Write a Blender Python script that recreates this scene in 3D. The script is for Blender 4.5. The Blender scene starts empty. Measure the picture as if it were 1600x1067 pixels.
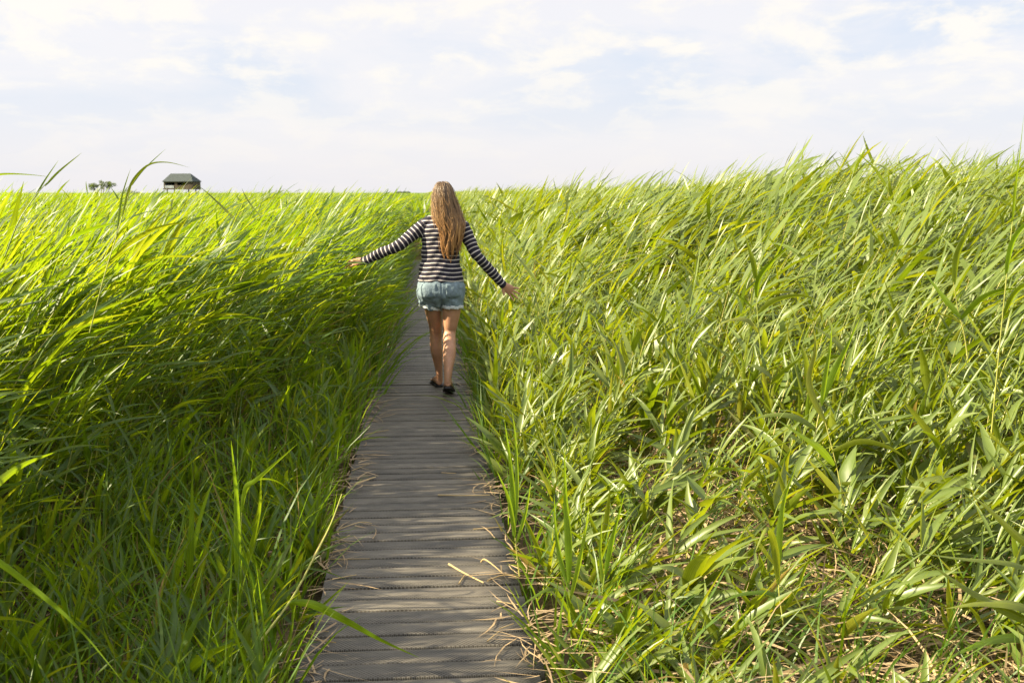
import bpy, bmesh, math, random
import numpy as np
from mathutils import Vector, Matrix, noise

rng = np.random.default_rng(11)
random.seed(5)
R = math.radians
SC = bpy.context.scene
COL = SC.collection
GZ = -0.14                      # marsh ground; the deck's top is z = 0
SUN_EL, SUN_AZ = R(32), R(182)  # azimuth of the sun measured from +X towards +Y (180 = exactly left)

# ------------------------------------------------------------------ camera
F = 1750.0
PITCH = math.atan((533.5 - 301) / F)
YAW = math.atan(0.0811 * math.cos(PITCH))
CAM = Vector((0.012, 0, 1.60))
cd = bpy.data.cameras.new("camera")
cd.sensor_width = 36
cd.lens = 36 * F / 1600
cd.clip_start = 0.05
cd.clip_end = 9000
cam = bpy.data.objects.new("camera", cd)
cam.location = CAM
cam.rotation_euler = (R(90) - PITCH, 0, -YAW)
COL.objects.link(cam)
SC.camera = cam
cd.dof.use_dof = True
cd.dof.focus_distance = 5.2
cd.dof.aperture_fstop = 9.0
CM = cam.rotation_euler.to_matrix()

def ray(px, py):
    return CM @ Vector(((px - 800) / F, (533.5 - py) / F, -1))

def at(px, py, y):
    "the point of the place seen at photo pixel (px, py) on the vertical plane Y = y"
    d = ray(px, py)
    return CAM + d * ((y - CAM.y) / d.y)

# ------------------------------------------------------------------ helpers
def tag(o, label=None, cat=None, group=None, kind=None):
    if label: o["label"] = label
    if cat: o["category"] = cat
    if group: o["group"] = group
    if kind: o["kind"] = kind
    return o

def link(name, me, mat=None, parent=None):
    o = bpy.data.objects.new(name, me)
    COL.objects.link(o)
    if mat is not None:
        me.materials.clear()
        me.materials.append(mat)
    if parent is not None:
        o.parent = parent
    return o

def empty(name, loc=(0, 0, 0), rz=0):
    o = bpy.data.objects.new(name, None)
    o.empty_display_size = 0.1
    o.location = loc
    o.rotation_euler = (0, 0, rz)
    COL.objects.link(o)
    return o

def np_mesh(name, V, Q, attrs=None, smooth=True):
    "V (n,3), Q (m,4) -> mesh of quads, with float point attributes"
    me = bpy.data.meshes.new(name)
    V = np.ascontiguousarray(V, dtype=np.float32)
    Q = np.ascontiguousarray(Q, dtype=np.int32)
    me.vertices.add(len(V))
    me.vertices.foreach_set("co", V.ravel())
    me.loops.add(Q.size)
    me.loops.foreach_set("vertex_index", Q.ravel())
    me.polygons.add(len(Q))
    me.polygons.foreach_set("loop_start", np.arange(0, Q.size, 4, dtype=np.int32))
    if smooth:
        me.polygons.foreach_set("use_smooth", np.ones(len(Q), dtype=bool))
    for k, a in (attrs or {}).items():
        at_ = me.attributes.new(k, "FLOAT", "POINT")
        at_.data.foreach_set("value", np.ascontiguousarray(a, dtype=np.float32))
    me.update(calc_edges=True)
    return me

class Bag:
    "collects arrays of vertices, quads and attributes into one mesh"
    def __init__(s):
        s.V, s.Q, s.A, s.n = [], [], {}, 0
    def add(s, V, Q, **attrs):
        if len(V) == 0: return
        s.V.append(V); s.Q.append(Q + s.n); s.n += len(V)
        for k, a in attrs.items():
            s.A.setdefault(k, []).append(a)
    def mesh(s, name, smooth=True):
        return np_mesh(name, np.concatenate(s.V), np.concatenate(s.Q), {k: np.concatenate(v) for k, v in s.A.items()}, smooth)

# ------------------------------------------------------------------ node helpers
def mat(name):
    m = bpy.data.materials.new(name)
    m.use_nodes = True
    nt = m.node_tree
    nt.nodes.clear()
    return m, nt

def N(nt, t, **kw):
    n = nt.nodes.new(t)
    for k, v in kw.items():
        if k.startswith("i_"):
            n.inputs[k[2:].replace("_", " ")].default_value = v
        else:
            setattr(n, k, v)
    return n

def L(nt, a, b): nt.links.new(a, b)

def ramp(nt, stops, interp="LINEAR"):
    r = nt.nodes.new("ShaderNodeValToRGB")
    r.color_ramp.interpolation = interp
    e = r.color_ramp.elements
    while len(e) < len(stops): e.new(0.5)
    for el, (p, c) in zip(e, stops):
        el.position = p
        el.color = (c[0], c[1], c[2], 1) if len(c) == 3 else c
    return r

def leaf_mat(name, tops, under, trans_col, trans=0.5, rough=0.42, spec=0.5):
    "blade: diffuse + gloss on its face, light shining through from behind"
    m, nt = mat(name)
    out = N(nt, "ShaderNodeOutputMaterial")
    a = N(nt, "ShaderNodeAttribute", attribute_name="rnd")
    w = N(nt, "ShaderNodeAttribute", attribute_name="across")
    r = ramp(nt, tops); L(nt, a.outputs["Fac"], r.inputs[0])
    t = ramp(nt, trans_col); L(nt, a.outputs["Fac"], t.inputs[0])
    # fine lengthwise veins and a pale midrib
    mul = N(nt, "ShaderNodeMath", operation="MULTIPLY"); mul.inputs[1].default_value = 34
    L(nt, w.outputs["Fac"], mul.inputs[0])
    sn = N(nt, "ShaderNodeMath", operation="SINE"); L(nt, mul.outputs[0], sn.inputs[0])
    mr = N(nt, "ShaderNodeMapRange"); mr.inputs["From Min"].default_value = -1; mr.inputs["To Min"].default_value = 0.86; mr.inputs["To Max"].default_value = 1.1
    L(nt, sn.outputs[0], mr.inputs["Value"])
    ab = N(nt, "ShaderNodeMath", operation="ABSOLUTE"); L(nt, w.outputs["Fac"], ab.inputs[0])
    rib = N(nt, "ShaderNodeMapRange"); rib.inputs["From Min"].default_value = 0.0; rib.inputs["From Max"].default_value = 0.16; rib.inputs["To Min"].default_value = 1.35; rib.inputs["To Max"].default_value = 1.0
    L(nt, ab.outputs[0], rib.inputs["Value"])
    geo = N(nt, "ShaderNodeNewGeometry")
    nz = N(nt, "ShaderNodeTexNoise"); nz.inputs["Scale"].default_value = 9; nz.inputs["Detail"].default_value = 3
    L(nt, geo.outputs["Position"], nz.inputs["Vector"])
    nr = N(nt, "ShaderNodeMapRange"); nr.inputs["From Min"].default_value = .3; nr.inputs["From Max"].default_value = .7; nr.inputs["To Min"].default_value = 0.82; nr.inputs["To Max"].default_value = 1.15
    L(nt, nz.outputs["Fac"], nr.inputs["Value"])
    m1 = N(nt, "ShaderNodeMath", operation="MULTIPLY"); L(nt, mr.outputs[0], m1.inputs[0]); L(nt, rib.outputs[0], m1.inputs[1])
    m2 = N(nt, "ShaderNodeMath", operation="MULTIPLY"); L(nt, m1.outputs[0], m2.inputs[0]); L(nt, nr.outputs[0], m2.inputs[1])
    def scaled(c):
        v = N(nt, "ShaderNodeVectorMath", operation="SCALE")
        L(nt, c, v.inputs[0]); L(nt, m2.outputs[0], v.inputs["Scale"])
        return v.outputs[0]
    base = N(nt, "ShaderNodeMix", data_type="RGBA")
    bf = N(nt, "ShaderNodeMath", operation="MULTIPLY"); bf.inputs[1].default_value = 0.75
    L(nt, geo.outputs["Backfacing"], bf.inputs[0])
    L(nt, bf.outputs[0], base.inputs["Factor"]); L(nt, scaled(r.outputs[0]), base.inputs["A"]); base.inputs["B"].default_value = (*under, 1)
    bs = N(nt, "ShaderNodeBsdfPrincipled")
    bs.inputs["Roughness"].default_value = rough
    bs.inputs["Specular IOR Level"].default_value = spec
    L(nt, base.outputs["Result"], bs.inputs["Base Color"])
    tr = N(nt, "ShaderNodeBsdfTranslucent"); L(nt, scaled(t.outputs[0]), tr.inputs["Color"])
    mx = N(nt, "ShaderNodeMixShader"); mx.inputs[0].default_value = trans
    L(nt, bs.outputs[0], mx.inputs[1]); L(nt, tr.outputs[0], mx.inputs[2])
    L(nt, mx.outputs[0], out.inputs["Surface"])
    return m

def simple(name, col, rough=0.7, spec=0.3, var=0.0, scale=20, bump=0.0, bscale=60, coords="Object", stretch=(1, 1, 1)):
    m, nt = mat(name)
    out = N(nt, "ShaderNodeOutputMaterial")
    bs = N(nt, "ShaderNodeBsdfPrincipled")
    bs.inputs["Roughness"].default_value = rough
    bs.inputs["Specular IOR Level"].default_value = spec
    bs.inputs["Base Color"].default_value = (*col, 1)
    tc = N(nt, "ShaderNodeTexCoord")
    mp = N(nt, "ShaderNodeMapping"); mp.inputs["Scale"].default_value = stretch
    L(nt, tc.outputs[coords], mp.inputs[0])
    if var:
        nz = N(nt, "ShaderNodeTexNoise"); nz.inputs["Scale"].default_value = scale; nz.inputs["Detail"].default_value = 6
        L(nt, mp.outputs[0], nz.inputs["Vector"])
        r = ramp(nt, [(0.28, tuple(c * (1 - var) for c in col)), (0.72, tuple(min(1, c * (1 + var)) for c in col))])
        L(nt, nz.outputs["Fac"], r.inputs[0]); L(nt, r.outputs[0], bs.inputs["Base Color"])
    if bump:
        nb = N(nt, "ShaderNodeTexNoise"); nb.inputs["Scale"].default_value = bscale; nb.inputs["Detail"].default_value = 5
        L(nt, mp.outputs[0], nb.inputs["Vector"])
        b = N(nt, "ShaderNodeBump"); b.inputs["Strength"].default_value = bump; b.inputs["Distance"].default_value = 0.01
        L(nt, nb.outputs["Fac"], b.inputs["Height"]); L(nt, b.outputs[0], bs.inputs["Normal"])
    L(nt, bs.outputs[0], out.inputs["Surface"])
    return m

# ------------------------------------------------------------------ materials
M = {}
M["reed_fresh"] = leaf_mat("reed_leaf_fresh",
    [(0.0, (0.052, 0.107, 0.007)), (0.4, (0.083, 0.148, 0.008)), (0.8, (0.122, 0.179, 0.013)), (0.95, (0.167, 0.179, 0.025)), (1.0, (0.297, 0.242, 0.094))],
    (0.080, 0.151, 0.028),
    [(0.0, (0.153, 0.248, 0.003)), (0.5, (0.241, 0.331, 0.005)), (0.95, (0.336, 0.364, 0.008)), (1.0, (0.241, 0.181, 0.060))], trans=0.58, rough=0.40)
M["reed_pale"] = leaf_mat("reed_leaf_glaucous",
    [(0.0, (0.081, 0.128, 0.008)), (0.4, (0.139, 0.183, 0.018)), (0.75, (0.187, 0.219, 0.028)), (0.93, (0.202, 0.202, 0.021)), (1.0, (0.364, 0.266, 0.068))],
    (0.131, 0.186, 0.043),
    [(0.0, (0.182, 0.256, 0.003)), (0.5, (0.266, 0.329, 0.005)), (0.95, (0.367, 0.375, 0.007)), (1.0, (0.275, 0.202, 0.041))], trans=0.42, rough=0.38)
M["grass"] = leaf_mat("grass_blade",
    [(0.0, (0.047, 0.103, 0.008)), (0.5, (0.083, 0.156, 0.009)), (0.9, (0.124, 0.187, 0.014)), (1.0, (0.343, 0.260, 0.103))],
    (0.062, 0.146, 0.018),
    [(0.0, (0.141, 0.256, 0.003)), (0.6, (0.238, 0.358, 0.006)), (0.97, (0.265, 0.348, 0.011)), (1.0, (0.265, 0.201, 0.066))], trans=0.48, rough=0.42)
M["stem"] = leaf_mat("reed_stem",
    [(0.0, (0.13, 0.19, 0.025)), (0.5, (0.23, 0.25, 0.045)), (1.0, (0.36, 0.31, 0.10))], (0.15, 0.19, 0.04),
    [(0.0, (0.1, 0.2, 0.01)), (1.0, (0.2, 0.24, 0.02))], trans=0.12, rough=0.4)
M["straw"] = leaf_mat("dry_reed_straw",
    [(0.0, (0.13, 0.085, 0.040)), (0.4, (0.26, 0.185, 0.085)), (0.8, (0.38, 0.29, 0.145)), (1.0, (0.50, 0.41, 0.25))], (0.36, 0.26, 0.15),
    [(0.0, (0.2, 0.13, 0.05)), (1.0, (0.4, 0.3, 0.15))], trans=0.15, rough=0.6, spec=0.25)

# ------------------------------------------------------------------ blades
def blades(P, az, el, Ln, Wd, droop, daz, roll, seg, fold, rnd, power=1.5, peak=0.28, base_w=0.35):
    """N lance-shaped blades. P (n,3) roots; az/el start direction; droop: how far the elevation falls to the tip;
    daz: how far the azimuth turns; fold: gutter depth (0: flat, 2 vertices a ring)"""
    n = len(P)
    if n == 0: return np.zeros((0, 3)), np.zeros((0, 4), int), np.zeros(0), np.zeros(0)
    t = np.linspace(0, 1, seg + 1)
    tm = (t[:-1] + t[1:]) / 2
    e = el[:, None] - droop[:, None] * tm[None] ** power
    a = az[:, None] + daz[:, None] * tm[None]
    D = np.stack([np.cos(e) * np.cos(a), np.cos(e) * np.sin(a), np.sin(e)], -1)      # n,seg,3
    C = np.concatenate([np.zeros((n, 1, 3)), np.cumsum(D, 1)], 1) * (Ln / seg)[:, None, None] + P[:, None, :]
    Dr = np.concatenate([D[:, :1], (D[:, :-1] + D[:, 1:]) / 2, D[:, -1:]], 1)
    ae = np.concatenate([a[:, :1], a], 1)
    S = np.stack([-np.sin(ae), np.cos(ae), np.zeros_like(ae)], -1)
    U = np.cross(Dr, S)
    U /= np.linalg.norm(U, axis=-1, keepdims=True) + 1e-9
    rr = roll[:, None] * (0.6 + 0.8 * t[None])
    S2 = S * np.cos(rr)[..., None] + U * np.sin(rr)[..., None]
    U2 = U * np.cos(rr)[..., None] - S * np.sin(rr)[..., None]
    w = np.where(t < peak, base_w + (1 - base_w) * np.sin(np.clip(t / peak, 0, 1) * math.pi / 2), (1 - np.clip((t - peak) / (1 - peak), 0, 1) ** 1.35))
    w = np.maximum(w, 0.03)
    hw = Wd[:, None] * 0.5 * w[None]
    if fold is not None:
        V = np.stack([C - S2 * hw[..., None] + U2 * (hw * fold)[..., None], C - U2 * (hw * 0.12)[..., None], C + S2 * hw[..., None] + U2 * (hw * fold)[..., None]], 2)
        k = 3
        ac = np.array([-1.0, 0.0, 1.0])
    else:
        V = np.stack([C - S2 * hw[..., None], C + S2 * hw[..., None]], 2)
        k = 2
        ac = np.array([-1.0, 1.0])
    V = V.reshape(-1, 3)
    base = (np.arange(n) * (seg + 1) * k)[:, None, None]
    i = (np.arange(seg) * k)[None, :, None]
    j = np.arange(k - 1)[None, None, :]
    q0 = base + i + j
    Q = np.stack([q0, q0 + 1, q0 + 1 + k, q0 + k], -1).reshape(-1, 4)
    return V, Q, np.repeat(rnd, (seg + 1) * k), np.tile(ac, n * (seg + 1))

def tubes(C, rad, sides, rnd):
    "C (n,m,3) centre lines, rad (n,m)"
    n, m, _ = C.shape
    if n == 0: return np.zeros((0, 3)), np.zeros((0, 4), int), np.zeros(0), np.zeros(0)
    D = np.gradient(C, axis=1)
    D /= np.linalg.norm(D, axis=-1, keepdims=True) + 1e-9
    ref = np.zeros_like(D); ref[..., 1] = 1
    A = np.cross(D, ref); A /= np.linalg.norm(A, axis=-1, keepdims=True) + 1e-9
    B = np.cross(D, A)
    th = np.arange(sides) / sides * 2 * math.pi
    V = C[:, :, None, :] + rad[:, :, None, None] * (A[:, :, None, :] * np.cos(th)[None, None, :, None] + B[:, :, None, :] * np.sin(th)[None, None, :, None])
    V = V.reshape(-1, 3)
    base = (np.arange(n) * m * sides)[:, None, None]
    i = (np.arange(m - 1) * sides)[None, :, None]
    j = np.arange(sides)[None, None, :]
    j2 = (j + 1) % sides
    Q = np.stack([base + i + j, base + i + j2, base + i + sides + j2, base + i + sides + j], -1).reshape(-1, 4)
    return V, Q, np.repeat(rnd, m * sides), np.zeros(len(V))

def U(a, b, n): return rng.uniform(a, b, n)

def stem_curves(x, y, H, tilt0, tilt1, az, m):
    "stems that bow downwind: tilt from the vertical grows from tilt0 to tilt0+tilt1"
    n = len(x)
    t = (np.arange(m - 1) + 0.5) / (m - 1)
    ti = tilt0[:, None] + tilt1[:, None] * t[None] ** 1.4
    D = np.stack([np.sin(ti) * np.cos(az)[:, None], np.sin(ti) * np.sin(az)[:, None], np.cos(ti)], -1)
    C = np.concatenate([np.zeros((n, 1, 3)), np.cumsum(D, 1)], 1) * (H / (m - 1))[:, None, None]
    C[..., 2] *= (H / np.maximum(C[:, -1, 2], 0.3))[:, None]          # H is the height reached
    return C + np.stack([x, y, np.full(n, GZ)], -1)[:, None, :]

def reeds(bag_l, bag_s, x, y, H, wind, seg, fold, nleaf, lscale=1.0, stem_sides=4, stem_seg=5, wscale=1.0, wide=1.0):
    """reed plants at x, y. H height, wind 0..1: how strongly leaves stream downwind (+X)"""
    n = len(x)
    if n == 0: return
    waz = rng.normal(0.0, 0.33, n)
    pw_ = np.exp(rng.normal(0.0, 0.28, n))              # some plants are broad-leaved, some narrow
    tilt0 = U(0.0, 0.10, n) + 0.10 * wind
    tilt1 = U(0.0, 0.45, n) * (0.3 + wind) + 0.16 * wind
    m = stem_seg + 1
    C = stem_curves(x, y, H * 0.93, tilt0, tilt1, waz, m)
    if stem_sides:
        rad = np.linspace(1, 0.35, m)[None] * (U(0.0025, 0.0042, n) * wscale)[:, None]
        V, Q, r, ac = tubes(C, rad, stem_sides, U(0, 1, n))
        bag_s.add(V, Q, rnd=r, across=ac)
    # leaves at nodes
    for k in range(nleaf):
        f = (k + 0.5) / nleaf
        tt = np.clip(0.22 + 0.78 * f + U(-0.04, 0.04, n), 0.05, 1.0)
        s = tt * (m - 1)
        i0 = np.minimum(s.astype(int), m - 2)
        fr = (s - i0)[:, None]
        P = C[np.arange(n), i0] * (1 - fr) + C[np.arange(n), i0 + 1] * fr
        side = np.where((k + rng.integers(0, 2, n)) % 2 == 0, 1.0, -1.0)
        free = U(-math.pi, math.pi, n)
        swept = waz + side * U(0.0, 0.75, n)
        pw = np.clip(wind * (0.62 + 0.42 * tt), 0, 1)
        use = rng.random(n) < pw
        az = np.where(use, swept, free)
        el0 = np.where(use, U(0.20, 1.15, n), np.where(wind < .35, U(0.75, 1.40, n), U(0.5, 1.15, n)))
        Ln = lscale * U(0.28, 0.58, n) * np.clip(0.75 + 0.5 * math.sin(math.pi * min(1, f * 1.05)), 0.5, 1.2) * np.clip(H / 1.4, 0.55, 1.15)
        Wd = U(0.020, 0.042, n) * wide * pw_ * np.clip(H / 1.3, 0.78, 1.1)
        droop = np.where(use, U(0.0, 0.75, n), U(0.05, 1.0, n) ** 1.3)
        daz = np.where(use, -(az - waz) * U(0.3, 0.9, n), U(-0.5, 0.5, n) + (waz - az) * 0.2 * wind)
        roll = U(-0.9, 0.9, n)
        rd = rng.random(n) * 0.93
        if f < 0.35:
            rd = np.where(rng.random(n) < 0.22, 1.0, rd)
        V, Q, r, ac = blades(P, az, el0, Ln, Wd, droop, daz, roll, seg, fold, rd)
        bag_l.add(V, Q, rnd=r, across=ac)
    # spear of rolled young leaf
    D = C[:, -1] - C[:, -2]
    D /= np.linalg.norm(D, axis=1, keepdims=True)
    el = np.arcsin(np.clip(D[:, 2], -1, 1)); az = np.arctan2(D[:, 1], D[:, 0])
    V, Q, r, ac = blades(C[:, -1], az, el, lscale * U(0.18, 0.34, n) * np.clip(H / 1.4, .5, 1.1), U(0.007, 0.014, n) * wide, U(0.0, 0.7, n), U(-.3, .3, n), U(-1, 1, n), seg, fold, rng.random(n) * 0.9)
    bag_l.add(V, Q, rnd=r, across=ac)

def scatter(y0, y1, dens, xl, xr, jitter=True):
    "points over the band y0..y1 between x = xl(y) and x = xr(y)"
    ys = np.linspace(y0, y1, 60)
    area = np.trapz(np.maximum(xr(ys) - xl(ys), 0), ys)
    n = int(area * dens)
    wmax = np.max(xr(ys) - xl(ys))
    y = rng.uniform(y0, y1, n * 3)
    keep = rng.random(n * 3) * wmax < (xr(y) - xl(y))
    y = y[keep][:n]
    x = rng.random(len(y)) * (xr(y) - xl(y)) + xl(y)
    return x, y

def lump(x, y, s, seed):
    "smooth value noise, about -1..1"
    return np.sin(x * 1.7 / s + seed) * np.cos(y * 1.3 / s + seed * 2.1) * 0.5 + np.sin(x * 0.6 / s - y * 0.9 / s + seed * 3.3) * 0.35 + np.sin(x * 3.1 / s + y * 2.3 / s + seed) * 0.25

LX = lambda y: -0.37 * np.maximum(y, 0) - 3.6
RX = lambda y: 0.58 * np.maximum(y, 0) + 1.6

def sstep(a, b, v):
    t = np.clip((v - a) / (b - a), 0, 1)
    return t * t * (3 - 2 * t)

def left_height(x, y):
    e = -x - 0.42                                       # distance from the deck's edge
    far = sstep(4.6, 9.5, y)
    low = 0.30 + 0.55 * far
    h = low + (1.42 + 0.08 * sstep(8, 16, y) - low) * sstep(0.40 * (1 - far), 2.0 - 1.15 * far, e)
    # the hand's reach beside the woman is brushed down a little
    h = h - 0.34 * np.exp(-((x + 0.72) / .42) ** 2 - ((y - 8.55) / .55) ** 2)
    return h * (1 + 0.05 * lump(x, y, 1.1, 1.0)) + 0.03 * lump(x, y, 4, 2.0) + sstep(14, 40, y) * (-0.01 + 0.055 * lump(x, y, 6, 2.6))

def right_height(x, y):
    e = x - 0.42
    ramp_y = 0.40 + np.clip((y - 4.3) * 0.165, -0.12, 1.72)
    ramp_y = ramp_y + np.clip((x - 1.7) * 0.16, 0, 0.35) * (ramp_y < 2.1)
    ramp_y = np.minimum(ramp_y, 1.74 + 0.35 * sstep(2.7, 4.9, x) * (1 - sstep(15, 22, y)))
    edge = 0.55 + 0.45 * sstep(0.0, 1.3, e)
    far = 1 - 0.05 * sstep(14, 28, y)
    return ramp_y * edge * far * (1 + 0.07 * lump(x, y, 0.9, 4.0))

# ------------------------------------------------------------------ the walking woman
def cat_rom(P, k):
    "smooth a list of tuples of numbers, k steps a span"
    P = [np.array(p, float) for p in P]
    out = []
    for i in range(len(P) - 1):
        p0 = P[max(i - 1, 0)]; p1 = P[i]; p2 = P[i + 1]; p3 = P[min(i + 2, len(P) - 1)]
        for s in range(k):
            t = s / k
            out.append(0.5 * (2 * p1 + (p2 - p0) * t + (2 * p0 - 5 * p1 + 4 * p2 - p3) * t * t + (3 * p1 - p0 - 3 * p2 + p3) * t ** 3))
    out.append(P[-1])
    return np.array(out)

def loft(bm, rings, n=20):
    "rings: (centre, half-axis A, half-axis B); closed with caps"
    prev = None; first = None
    for c, A, B in rings:
        c, A, B = Vector(c), Vector(A), Vector(B)
        r = [bm.verts.new(c + A * math.cos(2 * math.pi * k / n) + B * math.sin(2 * math.pi * k / n)) for k in range(n)]
        if prev:
            for k in range(n):
                bm.faces.new((prev[k], prev[(k + 1) % n], r[(k + 1) % n], r[k]))
        else:
            first = r
        prev = r
    bm.faces.new(first[::-1]); bm.faces.new(prev)

def limb(bm, pts, k=5, n=16, ref=(0, 1, 0), caps=True):
    "pts: (x, y, z, ra, rb); rb is the half-width along ref, ra across it"
    S = cat_rom(pts, k)
    C = S[:, :3]
    D = np.gradient(C, axis=0)
    rings = []
    for i in range(len(S)):
        d = Vector(D[i]).normalized()
        a = d.cross(Vector(ref)).normalized()
        b = a.cross(d).normalized()
        rings.append((C[i], a * S[i, 3], b * S[i, 4]))
    if caps:                                             # round ends
        for e, s in ((0, -1), (-1, 1)):
            c, a, b = rings[e]
            d = Vector(D[e]).normalized() * s
            r = min(a.length, b.length)
            extra = [(Vector(c) + d * r * math.sin(q), a * math.cos(q), b * math.cos(q)) for q in (0.6, 1.1, 1.4)]
            rings = (extra[::-1] + rings) if e == 0 else (rings + extra)
    loft(bm, rings, n)

def zloft(bm, rows, k=4, n=28):
    "rows: (z, cx, cy, a, b)"
    S = cat_rom(rows, k)
    loft(bm, [((r[1], r[2], r[0]), (r[3], 0, 0), (0, r[4], 0)) for r in S], n)

def ball(bm, c, r, n=12):
    rings = []
    for q in np.linspace(-1.45, 1.45, 9):
        rings.append(((c[0], c[1], c[2] + r[2] * math.sin(q)), (r[0] * math.cos(q), 0, 0), (0, r[1] * math.cos(q), 0)))
    loft(bm, rings, n)

def weld(bm, name, voxel, smooth, m, parent):
    "one continuous surface from the overlapping lofts"
    bmesh.ops.recalc_face_normals(bm, faces=bm.faces[:])
    me = bpy.data.meshes.new(name + "_raw"); bm.to_mesh(me); bm.free()
    o = bpy.data.objects.new(name + "_raw", me); COL.objects.link(o)
    rm = o.modifiers.new("r", "REMESH"); rm.mode = "VOXEL"; rm.voxel_size = voxel
    sm = o.modifiers.new("s", "SMOOTH"); sm.factor = .5; sm.iterations = smooth
    dg = bpy.context.evaluated_depsgraph_get()
    res = bpy.data.meshes.new_from_object(o.evaluated_get(dg))
    res.name = name
    bpy.data.objects.remove(o); bpy.data.meshes.remove(me)
    res.polygons.foreach_set("use_smooth", np.ones(len(res.polygons), dtype=bool))
    return link(name, res, m, parent)

def coords(me):
    a = np.empty(len(me.vertices) * 3, np.float32); me.vertices.foreach_get("co", a)
    return a.reshape(-1, 3)

WY = 8.97
WX = at(694.5, 610, WY).x
woman = empty("person", (WX, WY, 0.0))
tag(woman, "woman with long brown hair in striped top and denim shorts walking away on boardwalk", "person")

SHL, ELL, WRL = (-.148, 0.0, 1.343), (-.352, -.035, 1.185), (-.628, .02, 1.062)
SHR, ELR, WRR = (.150, 0.0, 1.335), (.262, -.035, 1.112), (.474, .02, .868)

def hand(bm, wrist, d, s, nrm, spread, curl, thumb_ang, sc=1.0):
    "d: along the hand, s: towards the thumb, nrm: out of the palm"
    w = Vector(wrist); d = Vector(d).normalized(); s = Vector(s); s = (s - d * s.dot(d)).normalized(); n = d.cross(s)
    if n.dot(Vector(nrm)) < 0: n = -n
    rings = []
    for t, hw, ht in ((-.02, .025, .020), (0, .026, .020), (.02, .031, .019), (.045, .038, .017), (.070, .041, .015), (.088, .040, .012), (.096, .034, .008)):
        rings.append((w + d * t * sc, s * hw * sc, n * ht * sc))
    loft(bm, rings, 16)
    lens = (.070, .080, .074, .057)
    for i in range(4):
        off = (.030, .010, -.010, -.029)[i]
        root = w + d * (.086, .092, .089, .080)[i] * sc + s * off * sc
        a = spread[i]
        fd = (d * math.cos(a) + s * math.sin(a)).normalized()
        pts = [(*(root - fd * .018 * sc), .0088 * sc, .0088 * sc)]
        p = root.copy(); cur = 0.0
        for j, (fr, r) in enumerate(((.45, .0086), (.31, .0078), (.24, .0062))):
            cur += curl[i] * (0.6, 1.0, 0.7)[j]
            dd = fd * math.cos(cur) + n * math.sin(cur)
            p = p + dd * lens[i] * fr * sc
            pts.append((*p, r * sc, r * sc))
        limb(bm, pts, 3, 8, ref=tuple(n))
    tr = w + d * .022 * sc + s * .024 * sc
    td = (d * math.cos(thumb_ang) + s * math.sin(thumb_ang) + n * .25).normalized()
    td2 = (td * .9 + d * .35).normalized()
    limb(bm, [(*(tr - td * .012 * sc), .013 * sc, .012 * sc), (*(tr + td * .030 * sc), .0105 * sc, .010 * sc), (*(tr + td * .030 * sc + td2 * .028 * sc), .0075 * sc, .007 * sc)], 4, 8, ref=tuple(n))

skin, snt = mat("skin")
so_ = N(snt, "ShaderNodeOutputMaterial"); sb = N(snt, "ShaderNodeBsdfPrincipled")
sb.inputs["Base Color"].default_value = (.46, .26, .165, 1); sb.inputs["Roughness"].default_value = .5
sb.inputs["Specular IOR Level"].default_value = .4
sb.inputs["Subsurface Weight"].default_value = .12; sb.inputs["Subsurface Radius"].default_value = (.012, .005, .003); sb.inputs["Subsurface Scale"].default_value = 1
sn_ = N(snt, "ShaderNodeTexNoise"); sn_.inputs["Scale"].default_value = 14; sn_.inputs["Detail"].default_value = 5
stc = N(snt, "ShaderNodeTexCoord"); L(snt, stc.outputs["Object"], sn_.inputs["Vector"])
sr = ramp(snt, [(.3, (.36, .185, .105)), (.7, (.45, .245, .150))]); L(snt, sn_.outputs["Fac"], sr.inputs[0]); L(snt, sr.outputs[0], sb.inputs["Base Color"])
L(snt, sb.outputs[0], so_.inputs[0])

bm = bmesh.new()
zloft(bm, [(.80, -.022, 0, .12, .09), (.86, -.022, 0, .155, .112), (.95, -.022, 0, .150, .10), (1.08, -.022, .005, .125, .085), (1.2, -.015, .005, .132, .092), (1.3, -.004, 0, .145, .095), (1.37, 0, 0, .13, .07), (1.41, 0, 0, .07, .055)])
limb(bm, [(0, -.012, 1.36, .055, .05), (0, -.008, 1.43, .048, .047), (.002, .004, 1.52, .048, .05)])
zloft(bm, [(1.452, .002, .055, .022, .028), (1.468, .002, .046, .044, .052), (1.505, .002, .026, .060, .076), (1.55, .002, .012, .071, .092), (1.595, .002, .006, .075, .098), (1.635, .002, .002, .068, .088), (1.660, .002, 0, .048, .064), (1.672, .002, 0, .02, .03)])
limb(bm, [(.002, .098, 1.575, .007, .008), (.002, .112, 1.548, .010, .010), (.002, .114, 1.532, .013, .008)], 4, 10, ref=(1, 0, 0))      # nose
limb(bm, [(-.02, .098, 1.502, .005, .006), (.002, .105, 1.503, .007, .007), (.024, .098, 1.502, .005, .006)], 4, 10, ref=(0, 1, 0))    # lips
for sx in (-1, 1):
    ball(bm, (.002 + sx * .076, -.004, 1.552), (.010, .018, .030))
    ball(bm, (.002 + sx * .031, .088, 1.566), (.014, .010, .010))
for sh, el, wr in ((SHL, ELL, WRL), (SHR, ELR, WRR)):
    mid = [(a * .55 + b * .45) for a, b in zip(sh, el)]
    fm = [(a * .65 + b * .35) for a, b in zip(el, wr)]
    limb(bm, [(*sh, .046, .046), (*mid, .040, .040), (*el, .034, .034), (*fm, .034, .034), (*wr, .024, .020)])
hand(bm, WRL, (-1, .10, -.16), (.05, .75, .66), (0, .66, -.75), (.14, .02, -.14, -.34), (.22, .18, .25, .16), .75)
hand(bm, WRR, (.80, -.02, -.62), (-.62, 0, -.80), (0, -1, -.1), (.30, .06, -.18, -.48), (.12, .10, .16, .10), .80)
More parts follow.
